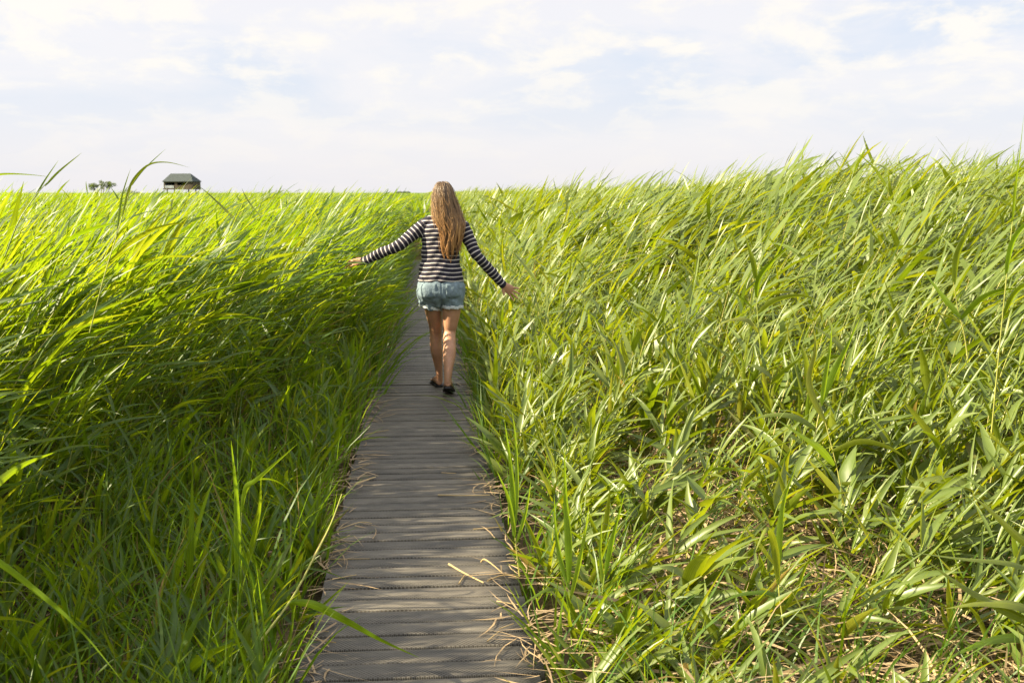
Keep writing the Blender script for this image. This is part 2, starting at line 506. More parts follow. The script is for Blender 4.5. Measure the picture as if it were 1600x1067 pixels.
# legs: the right one behind and under the weight, the left one stepping ahead
limb(bm, [(.066, .0, .86, .082, .088), (.062, -.005, .68, .076, .080), (.050, .0, .56, .063, .066), (.042, .000, .48, .052, .056), (.041, -.065, .395, .051, .058), (.038, -.122, .32, .052, .058), (.030, -.182, .235, .039, .043), (.024, -.214, .155, .030, .036), (.022, -.226, .110, .029, .036)], 5, 20)
limb(bm, [(-.098, .01, .86, .082, .088), (-.086, .06, .68, .071, .080), (-.070, .11, .56, .058, .066), (-.064, .15, .47, .050, .056), (-.064, .165, .385, .049, .058), (-.060, .18, .31, .049, .057), (-.046, .215, .20, .036, .043), (-.038, .24, .11, .028, .036), (-.036, .25, .06, .028, .036)], 5, 20)
def foot(bm, heel, toe):
    h, t = Vector(heel), Vector(toe); d = (t - h); ln = d.length; d.normalize()
    s = d.cross(Vector((0, 0, 1))).normalized(); u = s.cross(d)
    loft(bm, [(h + d * ln * q + u * ht * .92, s * hw, u * ht) for q, hw, ht in ((-.01, .012, .018), (.02, .026, .028), (.12, .033, .037), (.3, .033, .040), (.5, .037, .030), (.7, .044, .020), (.82, .043, .014), (.88, .034, .010))], 16)
    for i in range(5):
        o = s * (-.034 + .017 * i) + d * ln * (.84 - .012 * abs(i - 1.3))
        p = h + o + u * .012
        limb(bm, [(*p, .010, .009), (*(p + d * .022), .010, .009), (*(p + d * .036 - u * .003), .008, .007)], 3, 8, ref=tuple(u))
HR, TR = (.022, -.262, .088), (.036, -.040, .020)
HL, TL = (-.036, .218, .018), (-.072, .450, .018)
foot(bm, HR, TR); foot(bm, HL, TL)
body = weld(bm, "body", .0045, 4, skin, woman)

# striped top
def top_mat():
    m, nt = mat("striped_jersey")
    out = N(nt, "ShaderNodeOutputMaterial"); b = N(nt, "ShaderNodeBsdfPrincipled"); b.inputs["Roughness"].default_value = .85; b.inputs["Specular IOR Level"].default_value = .2
    a = N(nt, "ShaderNodeAttribute", attribute_name="stripe")
    d = N(nt, "ShaderNodeMath", operation="DIVIDE"); d.inputs[1].default_value = .0335; L(nt, a.outputs["Fac"], d.inputs[0])
    f = N(nt, "ShaderNodeMath", operation="FRACT"); L(nt, d.outputs[0], f.inputs[0])
    r = ramp(nt, [(0, (.56, .51, .48)), (.155, (.56, .51, .48)), (.21, (.022, .020, .032)), (.96, (.022, .020, .032)), (1, (.56, .51, .48))]); L(nt, f.outputs[0], r.inputs[0])
    L(nt, r.outputs[0], b.inputs["Base Color"])
    tc = N(nt, "ShaderNodeTexCoord"); nz = N(nt, "ShaderNodeTexNoise"); nz.inputs["Scale"].default_value = 16; nz.inputs["Detail"].default_value = 3
    L(nt, tc.outputs["Object"], nz.inputs["Vector"])
    bp = N(nt, "ShaderNodeBump"); bp.inputs["Strength"].default_value = .5; bp.inputs["Distance"].default_value = .012; L(nt, nz.outputs["Fac"], bp.inputs["Height"]); L(nt, bp.outputs[0], b.inputs["Normal"])
    L(nt, b.outputs[0], out.inputs[0])
    return m
bm = bmesh.new()
TOP = [(.895, -.022, 0, .184, .128), (.93, -.024, 0, .183, .128), (1.0, -.025, .0, .168, .118), (1.09, -.025, .003, .153, .104), (1.17, -.019, .003, .153, .106), (1.25, -.010, 0, .163, .110), (1.32, -.002, -.004, .170, .108), (1.365, 0, -.004, .142, .086), (1.395, 0, -.004, .115, .070), (1.425, 0, -.004, .066, .056)]
zloft(bm, TOP)
for sh, el, wr in ((SHL, ELL, WRL), (SHR, ELR, WRR)):
    inn = (sh[0] * .55, 0, sh[2] + .026)
    mid = [(a * .5 + b * .5) for a, b in zip(sh, el)]
    fm = [(a * .55 + b * .45) for a, b in zip(el, wr)]
    limb(bm, [(*inn, .052, .060), (*sh, .056, .060), (*mid, .052, .053), (*el, .044, .046), (*fm, .042, .043), (*wr, .034, .033)], 6, 18)
top = weld(bm, "striped_top", .0055, 5, top_mat(), woman)
co = coords(top.data).astype(float)
tz = np.array([r[0] for r in TOP]); tcx = np.interp(co[:, 2], tz, [r[1] for r in TOP]); ta = np.interp(co[:, 2], tz, [r[3] for r in TOP])
stripe = co[:, 2] + 0.006 * np.sin(co[:, 0] * 11 + co[:, 1] * 5) + 0.003 * np.sin(co[:, 0] * 31)
for sh, el, wr, sg in ((SHL, ELL, WRL, -1), (SHR, ELR, WRR, 1)):
    pl = cat_rom([sh, [(a + b) / 2 for a, b in zip(sh, el)], el, [(a + b) / 2 for a, b in zip(el, wr)], wr], 12)
    acc = np.concatenate([[0], np.cumsum(np.linalg.norm(np.diff(pl, axis=0), axis=1))])
    A_, B_ = pl[:-1], pl[1:]
    best = np.full(len(co), 9.0); arc = np.zeros(len(co))
    for i in range(len(A_)):
        ab = B_[i] - A_[i]; l2 = ab @ ab
        t = np.clip((co - A_[i]) @ ab / l2, 0 if i else -2, 1)
        ds = np.linalg.norm(co - A_[i] - t[:, None] * ab, axis=1)
        k = ds < best
        best[k] = ds[k]; arc[k] = acc[i] + t[k] * math.sqrt(l2)
    on = (best < .075) & (arc > 0.0) & ((co[:, 0] - tcx) * sg > np.minimum(ta * .97, .150))
    stripe[on] = arc[on] + 5 + .004 * np.sin(co[on, 1] * 40)
# soft folds in the cloth
nrm = np.empty(len(co) * 3, np.float32); top.data.vertices.foreach_get("normal", nrm); nrm = nrm.reshape(-1, 3)
fold_ = .0035 * np.sin(co[:, 2] * 55 + co[:, 0] * 22 + 2 * np.sin(co[:, 0] * 18)) * np.exp(-((co[:, 2] - 1.06) / .09) ** 2) + .0022 * np.sin(co[:, 0] * 70 - co[:, 2] * 60)
top.data.vertices.foreach_set("co", np.ascontiguousarray(co + nrm * fold_[:, None], dtype=np.float32).ravel())
sa = top.data.attributes.new("stripe", "FLOAT", "POINT"); sa.data.foreach_set("value", stripe.astype(np.float32))
top["label"] = "long-sleeved top with dark and white stripes"

# denim shorts
M["denim"] = simple("faded_denim", (.165, .218, .250), .9, .15, .22, 30, .5, 90)
M["fray"] = simple("frayed_denim_edge", (.56, .60, .60), .95, .1, .3, 120, .8, 300)
bm = bmesh.new()
zloft(bm, [(.700, -.03, .02, .08, .07), (.745, -.025, .008, .175, .118), (.80, -.022, -.004, .196, .136), (.85, -.022, -.004, .194, .136), (.90, -.022, 0, .180, .126), (.945, -.022, 0, .166, .112)])
limb(bm, [(-.105, .0, .85, .098, .128), (-.110, .022, .77, .096, .116), (-.108, .045, .695, .088, .102)], 5, 24, caps=False)
limb(bm, [(.066, -.004, .85, .100, .128), (.068, -.006, .77, .094, .114), (.066, -.004, .700, .086, .102)], 5, 24, caps=False)
for sx in (-.107, .058):                                          # seat
    ball(bm, (sx, -.070, .822), (.088, .062, .090), 16)
shorts = weld(bm, "denim_shorts", .0055, 4, M["denim"], woman)
co = coords(shorts.data).astype(float)
nrm = np.empty(len(co) * 3, np.float32); shorts.data.vertices.foreach_get("normal", nrm); nrm = nrm.reshape(-1, 3)
low = np.clip((.80 - co[:, 2]) / .1, 0, 1)
fold_ = .0030 * np.sin(co[:, 0] * 85 + co[:, 2] * 35) * (0.3 + low) + .0025 * np.sin(co[:, 2] * 75 + co[:, 0] * 40)
seam = (np.abs(co[:, 0] + .022) < .004) & (co[:, 1] < 0)
fold_ = fold_ - .005 * seam
co2 = co + nrm * fold_[:, None]
co2[:, 2] += np.where((co[:, 2] < .72) & (co[:, 0] < -.03), -(co[:, 0] + .11) * .22, 0)     # the left hem slants
shorts.data.vertices.foreach_set("co", np.ascontiguousarray(co2, dtype=np.float32).ravel())
for cx, cy, cz, ra, rb, sl in ((-.108, .043, .690, .091, .105, -.22), (.066, -.004, .695, .089, .105, 0.0)):
    bm = bmesh.new()
    n = 48; prof = [(-.014, 1.0), (-.010, 1.035), (.006, 1.04), (.012, 1.0), (.006, .95), (-.012, .95)]
    rows = []
    for k in range(n):
        a = 2 * math.pi * k / n
        jit = .004 * math.sin(a * 7) + random.uniform(-.003, .003)
        rows.append([bm.verts.new((cx + ra * f * math.cos(a), cy + rb * f * math.sin(a), cz + z + jit + sl * ra * math.cos(a))) for z, f in prof])
    for k in range(n):
        for j in range(len(prof)):
            bm.faces.new((rows[k][j], rows[k][(j + 1) % 6], rows[(k + 1) % n][(j + 1) % 6], rows[(k + 1) % n][j]))
    bmesh.ops.recalc_face_normals(bm, faces=bm.faces[:])
    me = bpy.data.meshes.new("frayed_hem"); bm.to_mesh(me); bm.free()
    link("frayed_hem", me, M["fray"], shorts)
for sx in (-.112, .066):                                          # back pockets, standing a little proud
    bm = bmesh.new()
    gr = []
    for j in range(8):
        row = []
        for i in range(8):
            u_ = i / 7 * 2 - 1; v_ = j / 7
            x_ = sx + u_ * .052 * (1 - .06 * v_); z_ = .885 - v_ * .105 - (.014 * (1 - abs(u_)) if j == 7 else 0)
            a_, b_ = np.interp(z_, [.745, .80, .85, .90], [.175, .196, .194, .180]), np.interp(z_, [.745, .80, .85, .90], [.118, .136, .136, .126])
            yb = -.002 - b_ * math.sqrt(max(0, 1 - ((x_ + .022) / a_) ** 2))
            for bx in (-.107, .058):
                q_ = 1 - ((x_ - bx) / .088) ** 2 - ((z_ - .822) / .090) ** 2
                if q_ > 0: yb = min(yb, -.070 - .062 * math.sqrt(q_))
            row.append(bm.verts.new((x_, yb - .004, z_)))
        gr.append(row)
    for j in range(7):
        for i in range(7):
            bm.faces.new((gr[j][i], gr[j][i + 1], gr[j + 1][i + 1], gr[j + 1][i]))
    ex = bmesh.ops.extrude_face_region(bm, geom=bm.faces[:])
    bmesh.ops.translate(bm, vec=(0, .010, 0), verts=[v for v in ex["geom"] if isinstance(v, bmesh.types.BMVert)])
    bmesh.ops.recalc_face_normals(bm, faces=bm.faces[:])
    me = bpy.data.meshes.new("back_pocket"); bm.to_mesh(me); bm.free()
    me.polygons.foreach_set("use_smooth", np.ones(len(me.polygons), dtype=bool))
    link("back_pocket", me, M["denim"], shorts)

# flip-flops
M["rubber"] = simple("black_rubber", (.018, .017, .018), .6, .4, .3, 40)
for hl_, to_ in ((HR, TR), (HL, TL)):
    h, t = Vector(hl_), Vector(to_); d = (t - h); ln = d.length; d.normalize()
    s = d.cross(Vector((0, 0, 1))).normalized(); u = s.cross(d)
    bm = bmesh.new()
    ol = [(-.035, .0), (-.03, .016), (.0, .028), (.1, .035), (.3, .033), (.5, .038), (.7, .049), (.85, .050), (.97, .040), (1.04, .018), (1.06, .0)]
    ol = [tuple(p) for p in cat_rom(ol, 3)]
    loop = [(q, w_2) for q, w_2 in ol] + [(q, -w_2) for q, w_2 in ol[-2:0:-1]]
    tp = [bm.verts.new(h + d * ln * q + s * w_2 - u * .001) for q, w_2 in loop]
    bt = [bm.verts.new(h + d * ln * q + s * w_2 * .98 - u * .017) for q, w_2 in loop]
    bm.faces.new(tp); bm.faces.new(bt[::-1])
    for k in range(len(loop)):
        bm.faces.new((tp[k], bt[k], bt[(k + 1) % len(loop)], tp[(k + 1) % len(loop)]))
    bmesh.ops.recalc_face_normals(bm, faces=bm.faces[:])
    me = bpy.data.meshes.new("flip_flop"); bm.to_mesh(me); bm.free()
    ff = link("flip_flop", me, M["rubber"], woman)
    bm = bmesh.new()
    tq = h + d * ln * .80 + u * .020
    for sg in (-1, 1):
        pts = [(*(h + d * ln * .46 + s * .036 * sg), .004, .006), (*(h + d * ln * .55 + s * .034 * sg + u * .036), .004, .007), (*(h + d * ln * .66 + s * .016 * sg + u * .042), .005, .008), (*(tq), .004, .005)]
        limb(bm, pts, 4, 8, ref=tuple(u))
    bmesh.ops.recalc_face_normals(bm, faces=bm.faces[:])
    me = bpy.data.meshes.new("strap"); bm.to_mesh(me); bm.free()
    link("strap", me, M["rubber"], ff)

# hair
def hair_mat():
    m, nt = mat("brown_hair")
    out = N(nt, "ShaderNodeOutputMaterial"); b = N(nt, "ShaderNodeBsdfPrincipled"); b.inputs["Roughness"].default_value = .38; b.inputs["Specular IOR Level"].default_value = .55
    a = N(nt, "ShaderNodeAttribute", attribute_name="rnd"); c = N(nt, "ShaderNodeAttribute", attribute_name="across")
    r = ramp(nt, [(0, (.038, .020, .009)), (.5, (.135, .080, .037)), (1, (.36, .230, .105))]); L(nt, a.outputs["Fac"], r.inputs[0])
    r2 = ramp(nt, [(0, (.75, .75, .78)), (.5, (1, .95, .9)), (1, (1.9, 1.6, 1.3))]); L(nt, c.outputs["Fac"], r2.inputs[0])
    mu = N(nt, "ShaderNodeMix", data_type="RGBA", blend_type="MULTIPLY"); mu.inputs["Factor"].default_value = 1; L(nt, r.outputs[0], mu.inputs["A"]); L(nt, r2.outputs[0], mu.inputs["B"])
    L(nt, mu.outputs["Result"], b.inputs["Base Color"]); L(nt, b.outputs[0], out.inputs[0])
    return m
HT = np.array([  # z, cx, half-width, y0, depth
    (1.690, .002, .010, .0, .012), (1.682, .002, .040, .0, .055), (1.655, .003, .062, .002, .088), (1.62, .004, .075, .002, .106), (1.57, .007, .083, .0, .116), (1.50, .016, .090, -.012, .110), (1.44, .027, .102, -.035, .092),
    (1.38, .040, .106, -.062, .070), (1.33, .050, .098, -.076, .058), (1.27, .050, .082, -.078, .054), (1.21, .046, .074, -.076, .052), (1.14, .043, .070, -.074, .048), (1.08, .040, .058, -.072, .042), (1.04, .040, .046, -.072, .036)])[::-1]
def hpos(z, phi, off=0.0):
    cx, hw, y0, dy = (np.interp(z, HT[:, 0], HT[:, k]) for k in range(1, 5))
    return np.stack([cx - (hw + off) * np.cos(phi), y0 - (dy + off) * np.sin(phi), z], -1)
hb = Bag()
nphi, nz_ = 26, 26
zs = np.linspace(1.689, 1.17, nz_)
ph = np.linspace(-.30, math.pi + .30, nphi)
rows = []
for z in zs:
    outer = hpos(np.full(nphi, z), ph, -.008)
    inner = hpos(np.full(nphi, z), ph[::-1], -.035 if z < 1.42 else -.020)
    rows.append(np.concatenate([outer, inner]))
V = np.concatenate(rows); k = nphi * 2
Q = np.array([(i * k + j, i * k + (j + 1) % k, (i + 1) * k + (j + 1) % k, (i + 1) * k + j) for i in range(nz_ - 1) for j in range(k)])
hb.add(V, Q, rnd=np.full(len(V), .15), across=np.repeat((zs[0] - zs) / .6, k))
nst, ms, nlk = 1700, 18, 30
lphi = np.sort(U(-.30, math.pi + .30, nlk)); lph = U(0, 6.28, nlk); lend = U(1.115, 1.195, nlk); ltone = rng.normal(.0, .22, nlk); lout = U(-.004, .007, nlk); lamp = U(.05, .20, nlk); lfr = U(11, 26, nlk)
lend = lend + .05 * np.clip(np.abs(np.cos(lphi)) - .75, 0, 1) * 3 * rng.random(nlk)
lk = rng.integers(0, nlk, nst)
tt = np.linspace(0, 1, ms)
phi0 = lphi[lk] + rng.normal(0, .10, nst)
zt = U(1.55, 1.688, nst)
ends = lend[lk] + rng.normal(0, .025, nst)
Z = zt[:, None] + (ends - zt)[:, None] * tt[None]
conv = np.interp(tt, [0, .35, .8, 1], [1, .7, .45, .8])[None]
PH = lphi[lk][:, None] + (phi0 - lphi[lk])[:, None] * conv + (lamp[lk][:, None] * np.sin(Z * lfr[lk][:, None] + lph[lk][:, None]) + .02 * np.sin(Z * 47 + U(0, 6, nst)[:, None])) * np.interp(tt, [0, .3, 1], [.1, .5, 1.3])[None]
off = U(-.006, .004, nst)[:, None] + lout[lk][:, None] * np.interp(tt, [0, .3, 1], [0, .6, 1.2])[None] + .005 * np.sin(Z * 21 + lph[lk][:, None]) * tt[None]
C = hpos(Z, np.clip(PH, -.34, math.pi + .34), off)
rad = U(.0015, .0032, nst)[:, None] * np.interp(tt, [0, .1, .8, 1], [.6, 1, 1, .25])[None]
V, Q, r, ac = tubes(C, rad, 4, np.clip(rng.normal(.5, .16, nst) + ltone[lk], 0, 1))
hb.add(V, Q, rnd=r, across=np.tile(np.repeat(tt, 4), nst))
# flyaways
nf = 130
pf = U(-.25, math.pi + .25, nf); zf = U(1.5, 1.685, nf); ef = U(1.12, 1.5, nf)
Zf = zf[:, None] + (ef - zf)[:, None] * tt[None]
of_ = .004 + U(.004, .030, nf)[:, None] * np.sin(tt[None] * U(1.5, 3.0, nf)[:, None]) + .004 * np.sin(Zf * 40 + U(0, 6, nf)[:, None])
Cf = hpos(Zf, np.clip(pf[:, None] + .25 * np.sin(Zf * 15 + U(0, 6, nf)[:, None]) * tt[None] + .12 * tt[None], -.3, 3.5), of_)
V, Q, r, ac = tubes(Cf, np.full((nf, ms), .0011), 4, U(.5, 1, nf))
hb.add(V, Q, rnd=r, across=np.tile(np.repeat(tt, 4), nf))
hr = link("hair", hb.mesh("hair"), hair_mat(), woman)

# ------------------------------------------------------------------ reed beds
bagL, bagLs, bagR, bagRs = Bag(), Bag(), Bag(), Bag()
tall_l, tall_r = [], []
bands = [  # y0, y1, density, seg, fold, leaves, leaf scale, stem sides, stem segs, width scale
    (-1.5, 7.0, 62, 6, 0.35, 10, 1.0, 4, 6, 1.0),
    (7.0, 13.0, 60, 5, None, 9, 1.0, 3, 5, 1.0),
    (13.0, 26.0, 44, 4, None, 9, 1.05, 3, 4, 1.15),
    (26.0, 60.0, 15, 3, None, 7, 1.15, 0, 3, 1.5),
    (60.0, 150.0, 4.5, 2, None, 6, 1.15, 0, 3, 2.2),
    (150.0, 420.0, 0.8, 2, None, 6, 1.3, 0, 3, 5.0),
]
for (y0, y1, dens, seg, fold, nl, ls, ss, sg, wd) in bands:
    # left: one even, wind-combed stand
    x, y = scatter(y0, y1, dens, LX, lambda v: np.full_like(v, -0.46))
    H = left_height(x, y) * U(0.84, 1.06, len(x))
    H = np.where((rng.random(len(x)) < 0.03) & (y < 60) & (y > 5), H * U(1.06, 1.20, len(x)), H * np.where(y > 60, .90, 1))
    keep = ~((H < 0.75) & (rng.random(len(x)) < 0.28))
    keep &= ~((y < 2.4) & (x > -1.0))                    # nobody's reeds in the photographer's face
    x, y, H = x[keep], y[keep], H[keep]
    reeds(bagL, bagLs, x, y, H, np.clip(0.10 + 0.82 * sstep(0.6, 1.05, H) + U(-.1, .1, len(x)), 0, 1), seg, fold, nl, ls * (1.06 if y0 < 13 else 1), ss, sg, wd ** .5 * 1.15, wd * (0.80 if y0 < 13 else .9))
    # right: lower and looser near the deck, rising away from it
    x, y = scatter(y0, y1, dens * 0.92, lambda v: np.full_like(v, 0.46), RX)
    H = right_height(x, y) * U(0.66, 1.06, len(x))
    patch = lump(x, y, 0.55, 7.0)
    thin = np.where((y < 6.3), 0.42 + 0.40 * patch, 0.05) * sstep(3.2, 1.7, x) * sstep(.55, .9, x) + 0.05
    thin = np.maximum(thin, np.where(y < 13, .20 - .36 * lump(x, y, .42, 9.0), 0))
    thin = np.maximum(thin, np.minimum(.86, 1.05 * np.exp(-((x - 1.42) / .48) ** 2 - ((y - 4.6) / .85) ** 2) * (.75 + .5 * lump(x, y, .35, 5.0))))
    keep = rng.random(len(x)) > thin
    keep &= ~((y < 2.4) & (x < 1.2))
    x, y, H = x[keep], y[keep], H[keep]
    reeds(bagR, bagRs, x, y, H, np.clip(0.34 + 0.55 * sstep(0.7, 1.5, H) + 0.22 * lump(x, y, 1.5, 3) + U(-.1, .1, len(x)), 0, 1), seg, fold, nl, ls * 1.18, ss, sg, wd ** .5 * 1.35, wd * (1.32 if y0 < 6 else 1.14))

x, y = scatter(27.2, 60, 14, lambda v: np.full_like(v, -.5), lambda v: np.full_like(v, .55))
reeds(bagL, bagLs, x, y, U(1.25, 1.5, len(x)), np.full(len(x), .7), 3, None, 7, 1.15, 0, 3, 1.2, 1.5)

def stuff(name, bag, m, label, cat, parent=None):
    o = link(name, bag.mesh(name), m, parent)
    if parent is None:
        tag(o, label, cat, kind="stuff")
    return o

rl = stuff("reed_bed", bagL, M["reed_fresh"], "dense green reed bed bent over by the wind, left of the boardwalk", "reeds")
stuff("stems", bagLs, M["stem"], None, None, rl)
rr = stuff("reed_bed", bagR, M["reed_pale"], "paler, looser reed bed rising towards the skyline, right of the boardwalk", "reeds")
stuff("stems", bagRs, M["stem"], None, None, rr)

# ------------------------------------------------------------------ short grass by the deck and under the reeds
bg = Bag()
def grass(x, y, hmin, hmax, w0, w1, nb, seg, spread, wind):
    for k in range(nb):
        n = len(x)
        P = np.stack([x + U(-.03, .03, n), y + U(-.03, .03, n), np.full(n, GZ)], -1)
        az = U(-math.pi, math.pi, n)
        az = np.where(rng.random(n) < wind, U(-0.7, 0.7, n), az)
        V, Q, r, ac = blades(P, az, U(1.57 - spread, 1.5, n), U(hmin, hmax, n), U(w0, w1, n), U(0.1, 1.1, n), U(-.5, .5, n), U(-1.2, 1.2, n), seg, None, np.where(rng.random(n) < 0.06, 1.0, rng.random(n) * .95), base_w=0.5, peak=0.35)
        bg.add(V, Q, rnd=r, across=ac)
for (y0, y1, d, seg) in ((0.5, 6.5, 85, 5), (6.5, 12, 130, 4), (12, 24, 90, 3)):
    x, y = scatter(y0, y1, d, lambda v: np.full_like(v, -1.45) if v.min() < 6.4 else np.full_like(v, -0.95), lambda v: np.full_like(v, -0.45))
    grass(x, y, 0.15, 0.78, 0.006, 0.015, 3, seg, 0.32, 0.1)
    x, y = scatter(y0, y1, d * 0.75, lambda v: np.full_like(v, 0.41), lambda v: np.full_like(v, 0.95))
    grass(x, y, 0.16, 0.50, 0.007, 0.015, 3, seg, 0.55, 0.15)
x, y = scatter(8.5, 26, 110, lambda v: np.full_like(v, -.47), lambda v: np.full_like(v, -.38))
grass(x, y, 0.40, 0.95, 0.008, 0.020, 3, 4, 0.55, 0.6)
x, y = scatter(6.2, 26, 85, lambda v: np.full_like(v, .38), lambda v: np.full_like(v, .50))
grass(x, y, 0.25, 0.60, 0.008, 0.018, 3, 4, 0.8, 0.0)
x, y = scatter(1.5, 7, 45, lambda v: np.full_like(v, 1.0), lambda v: RX(v))
grass(x, y, 0.15, 0.5, 0.006, 0.014, 3, 4, 0.6, 0.25)
stuff("grass", bg, M["grass"], "short green grass growing along both edges of the boardwalk", "grass")

# ------------------------------------------------------------------ dead straw under the reeds
bs_ = Bag()
def straw(x, y, zlo, zhi, lmin, lmax, wmin, wmax, elv, seg=3):
    n = len(x)
    P = np.stack([x, y, GZ + U(zlo, zhi, n)], -1)
    V, Q, r, ac = blades(P, U(-math.pi, math.pi, n), U(-elv * 0.4, elv, n), U(lmin, lmax, n), U(wmin, wmax, n), U(0.0, 0.7, n), U(-.6, .6, n), U(-1.5, 1.5, n), seg, None, rng.random(n), base_w=0.8, peak=0.4)
    V[:, 2] = np.maximum(V[:, 2], GZ + 0.002)
    bs_.add(V, Q, rnd=r, across=ac)
x, y = scatter(2.0, 8.5, 520, lambda v: np.full_like(v, 0.62), lambda v: RX(v))
pm = lump(x, y, 0.55, 7.0); k = rng.random(len(x)) < 0.55 + 0.45 * pm
straw(x[k], y[k], 0.01, 0.16, 0.10, 0.40, 0.003, 0.013, 0.35)
n = 1000
x = rng.normal(1.42, .42, n); y = rng.normal(4.6, .75, n); k = (x > .55)
straw(x[k], y[k], 0.02, 0.20, 0.12, 0.42, 0.004, 0.014, 0.45)
x, y = scatter(2.5, 7.0, 45, lambda v: np.full_like(v, 0.8), lambda v: RX(v))
straw(x, y, 0.0, 0.1, 0.15, 0.42, 0.003, 0.006, 1.5)
x, y = scatter(2.0, 9, 170, lambda v: np.full_like(v, -2.2), lambda v: np.full_like(v, -0.47))
straw(x, y, 0.01, 0.10, 0.08, 0.34, 0.003, 0.010, 0.4)
for sgn in (-1, 1):                                          # scraps washed up along the deck's edges
    n = 900
    y = rng.uniform(2.5, 14, n); k = rng.random(n) < .30 + .7 * (lump(y * 0 + sgn, y * 2.2, .5, 4 + sgn) > .05)
    y = y[k]; n = len(y)
    x = sgn * (.44 - np.abs(rng.normal(0, .065, n)))
    P = np.stack([x, y, U(.004, .016, n)], -1)
    V, Q, r, ac = blades(P, U(-math.pi, math.pi, n), U(-.05, .12, n), U(.05, .26, n), U(.002, .009, n), U(0, .12, n), U(-.8, .8, n), U(-.5, .5, n), 3, None, rng.random(n), base_w=.8, peak=.4)
    V[:, 2] = np.maximum(V[:, 2], np.where(np.abs(V[:, 0]) < .41, .004, -.1))
    bs_.add(V, Q, rnd=r, across=ac)
stuff("dry_straw", bs_, M["straw"], "dead tan reed straw matted on the ground under the green reeds", "straw")

# ------------------------------------------------------------------ ground
def ground_material():
    m, nt = mat("marsh_ground")
    out = N(nt, "ShaderNodeOutputMaterial")
    bs = N(nt, "ShaderNodeBsdfPrincipled"); bs.inputs["Roughness"].default_value = 0.95; bs.inputs["Specular IOR Level"].default_value = 0.1
    g = N(nt, "ShaderNodeNewGeometry")
    n1 = N(nt, "ShaderNodeTexNoise"); n1.inputs["Scale"].default_value = 2.2; n1.inputs["Detail"].default_value = 8; n1.inputs["Roughness"].default_value = .65
    L(nt, g.outputs["Position"], n1.inputs["Vector"])
    r1 = ramp(nt, [(0.3, (0.035, 0.030, 0.016)), (0.5, (0.085, 0.065, 0.032)), (0.7, (0.17, 0.125, 0.065))])
    L(nt, n1.outputs["Fac"], r1.inputs[0])
    n2 = N(nt, "ShaderNodeTexNoise"); n2.inputs["Scale"].default_value = 0.02; n2.inputs["Detail"].default_value = 8
    L(nt, g.outputs["Position"], n2.inputs["Vector"])
    r2 = ramp(nt, [(0.3, (0.09, 0.14, 0.02)), (0.7, (0.14, 0.19, 0.03))])
    L(nt, n2.outputs["Fac"], r2.inputs[0])
    sp = N(nt, "ShaderNodeSeparateXYZ"); L(nt, g.outputs["Position"], sp.inputs[0])
    mr = N(nt, "ShaderNodeMapRange"); mr.inputs["From Min"].default_value = 60; mr.inputs["From Max"].default_value = 160
    L(nt, sp.outputs["Y"], mr.inputs["Value"])
    mx = N(nt, "ShaderNodeMix", data_type="RGBA"); L(nt, mr.outputs[0], mx.inputs["Factor"]); L(nt, r1.outputs[0], mx.inputs["A"]); L(nt, r2.outputs[0], mx.inputs["B"])
    L(nt, mx.outputs["Result"], bs.inputs["Base Color"])
    b = N(nt, "ShaderNodeBump"); b.inputs["Strength"].default_value = .8; b.inputs["Distance"].default_value = .03
    n3 = N(nt, "ShaderNodeTexNoise"); n3.inputs["Scale"].default_value = 25; n3.inputs["Detail"].default_value = 6
    L(nt, g.outputs["Position"], n3.inputs["Vector"]); L(nt, n3.outputs["Fac"], b.inputs["Height"]); L(nt, b.outputs[0], bs.inputs["Normal"])
    L(nt, bs.outputs[0], out.inputs[0])
    return m
gx = np.concatenate([[-6000, -1500, -400, -120], np.linspace(-40, 40, 81), [120, 400, 1500, 6000]])
gy = np.concatenate([[-400, -60], np.linspace(-10, 30, 81), [60, 150, 400, 1200, 3000, 7000]])
GX, GY = np.meshgrid(gx, gy)
gz = GZ + 0.02 * lump(GX, GY, 0.8, 2.5) * (np.abs(GX) > 0.75) * (np.abs(GX) < 41) * (GY < 31)
gv = np.stack([GX, GY, gz], -1).reshape(-1, 3)
w_ = len(gx); ii, jj = np.meshgrid(np.arange(len(gy) - 1), np.arange(w_ - 1), indexing="ij")
q = (ii * w_ + jj).reshape(-1)
g = link("ground", np_mesh("ground", gv, np.stack([q, q + 1, q + 1 + w_, q + w_], -1)), ground_material())
tag(g, "flat marsh ground of dark soil and matted litter under the reeds", "ground", kind="structure")

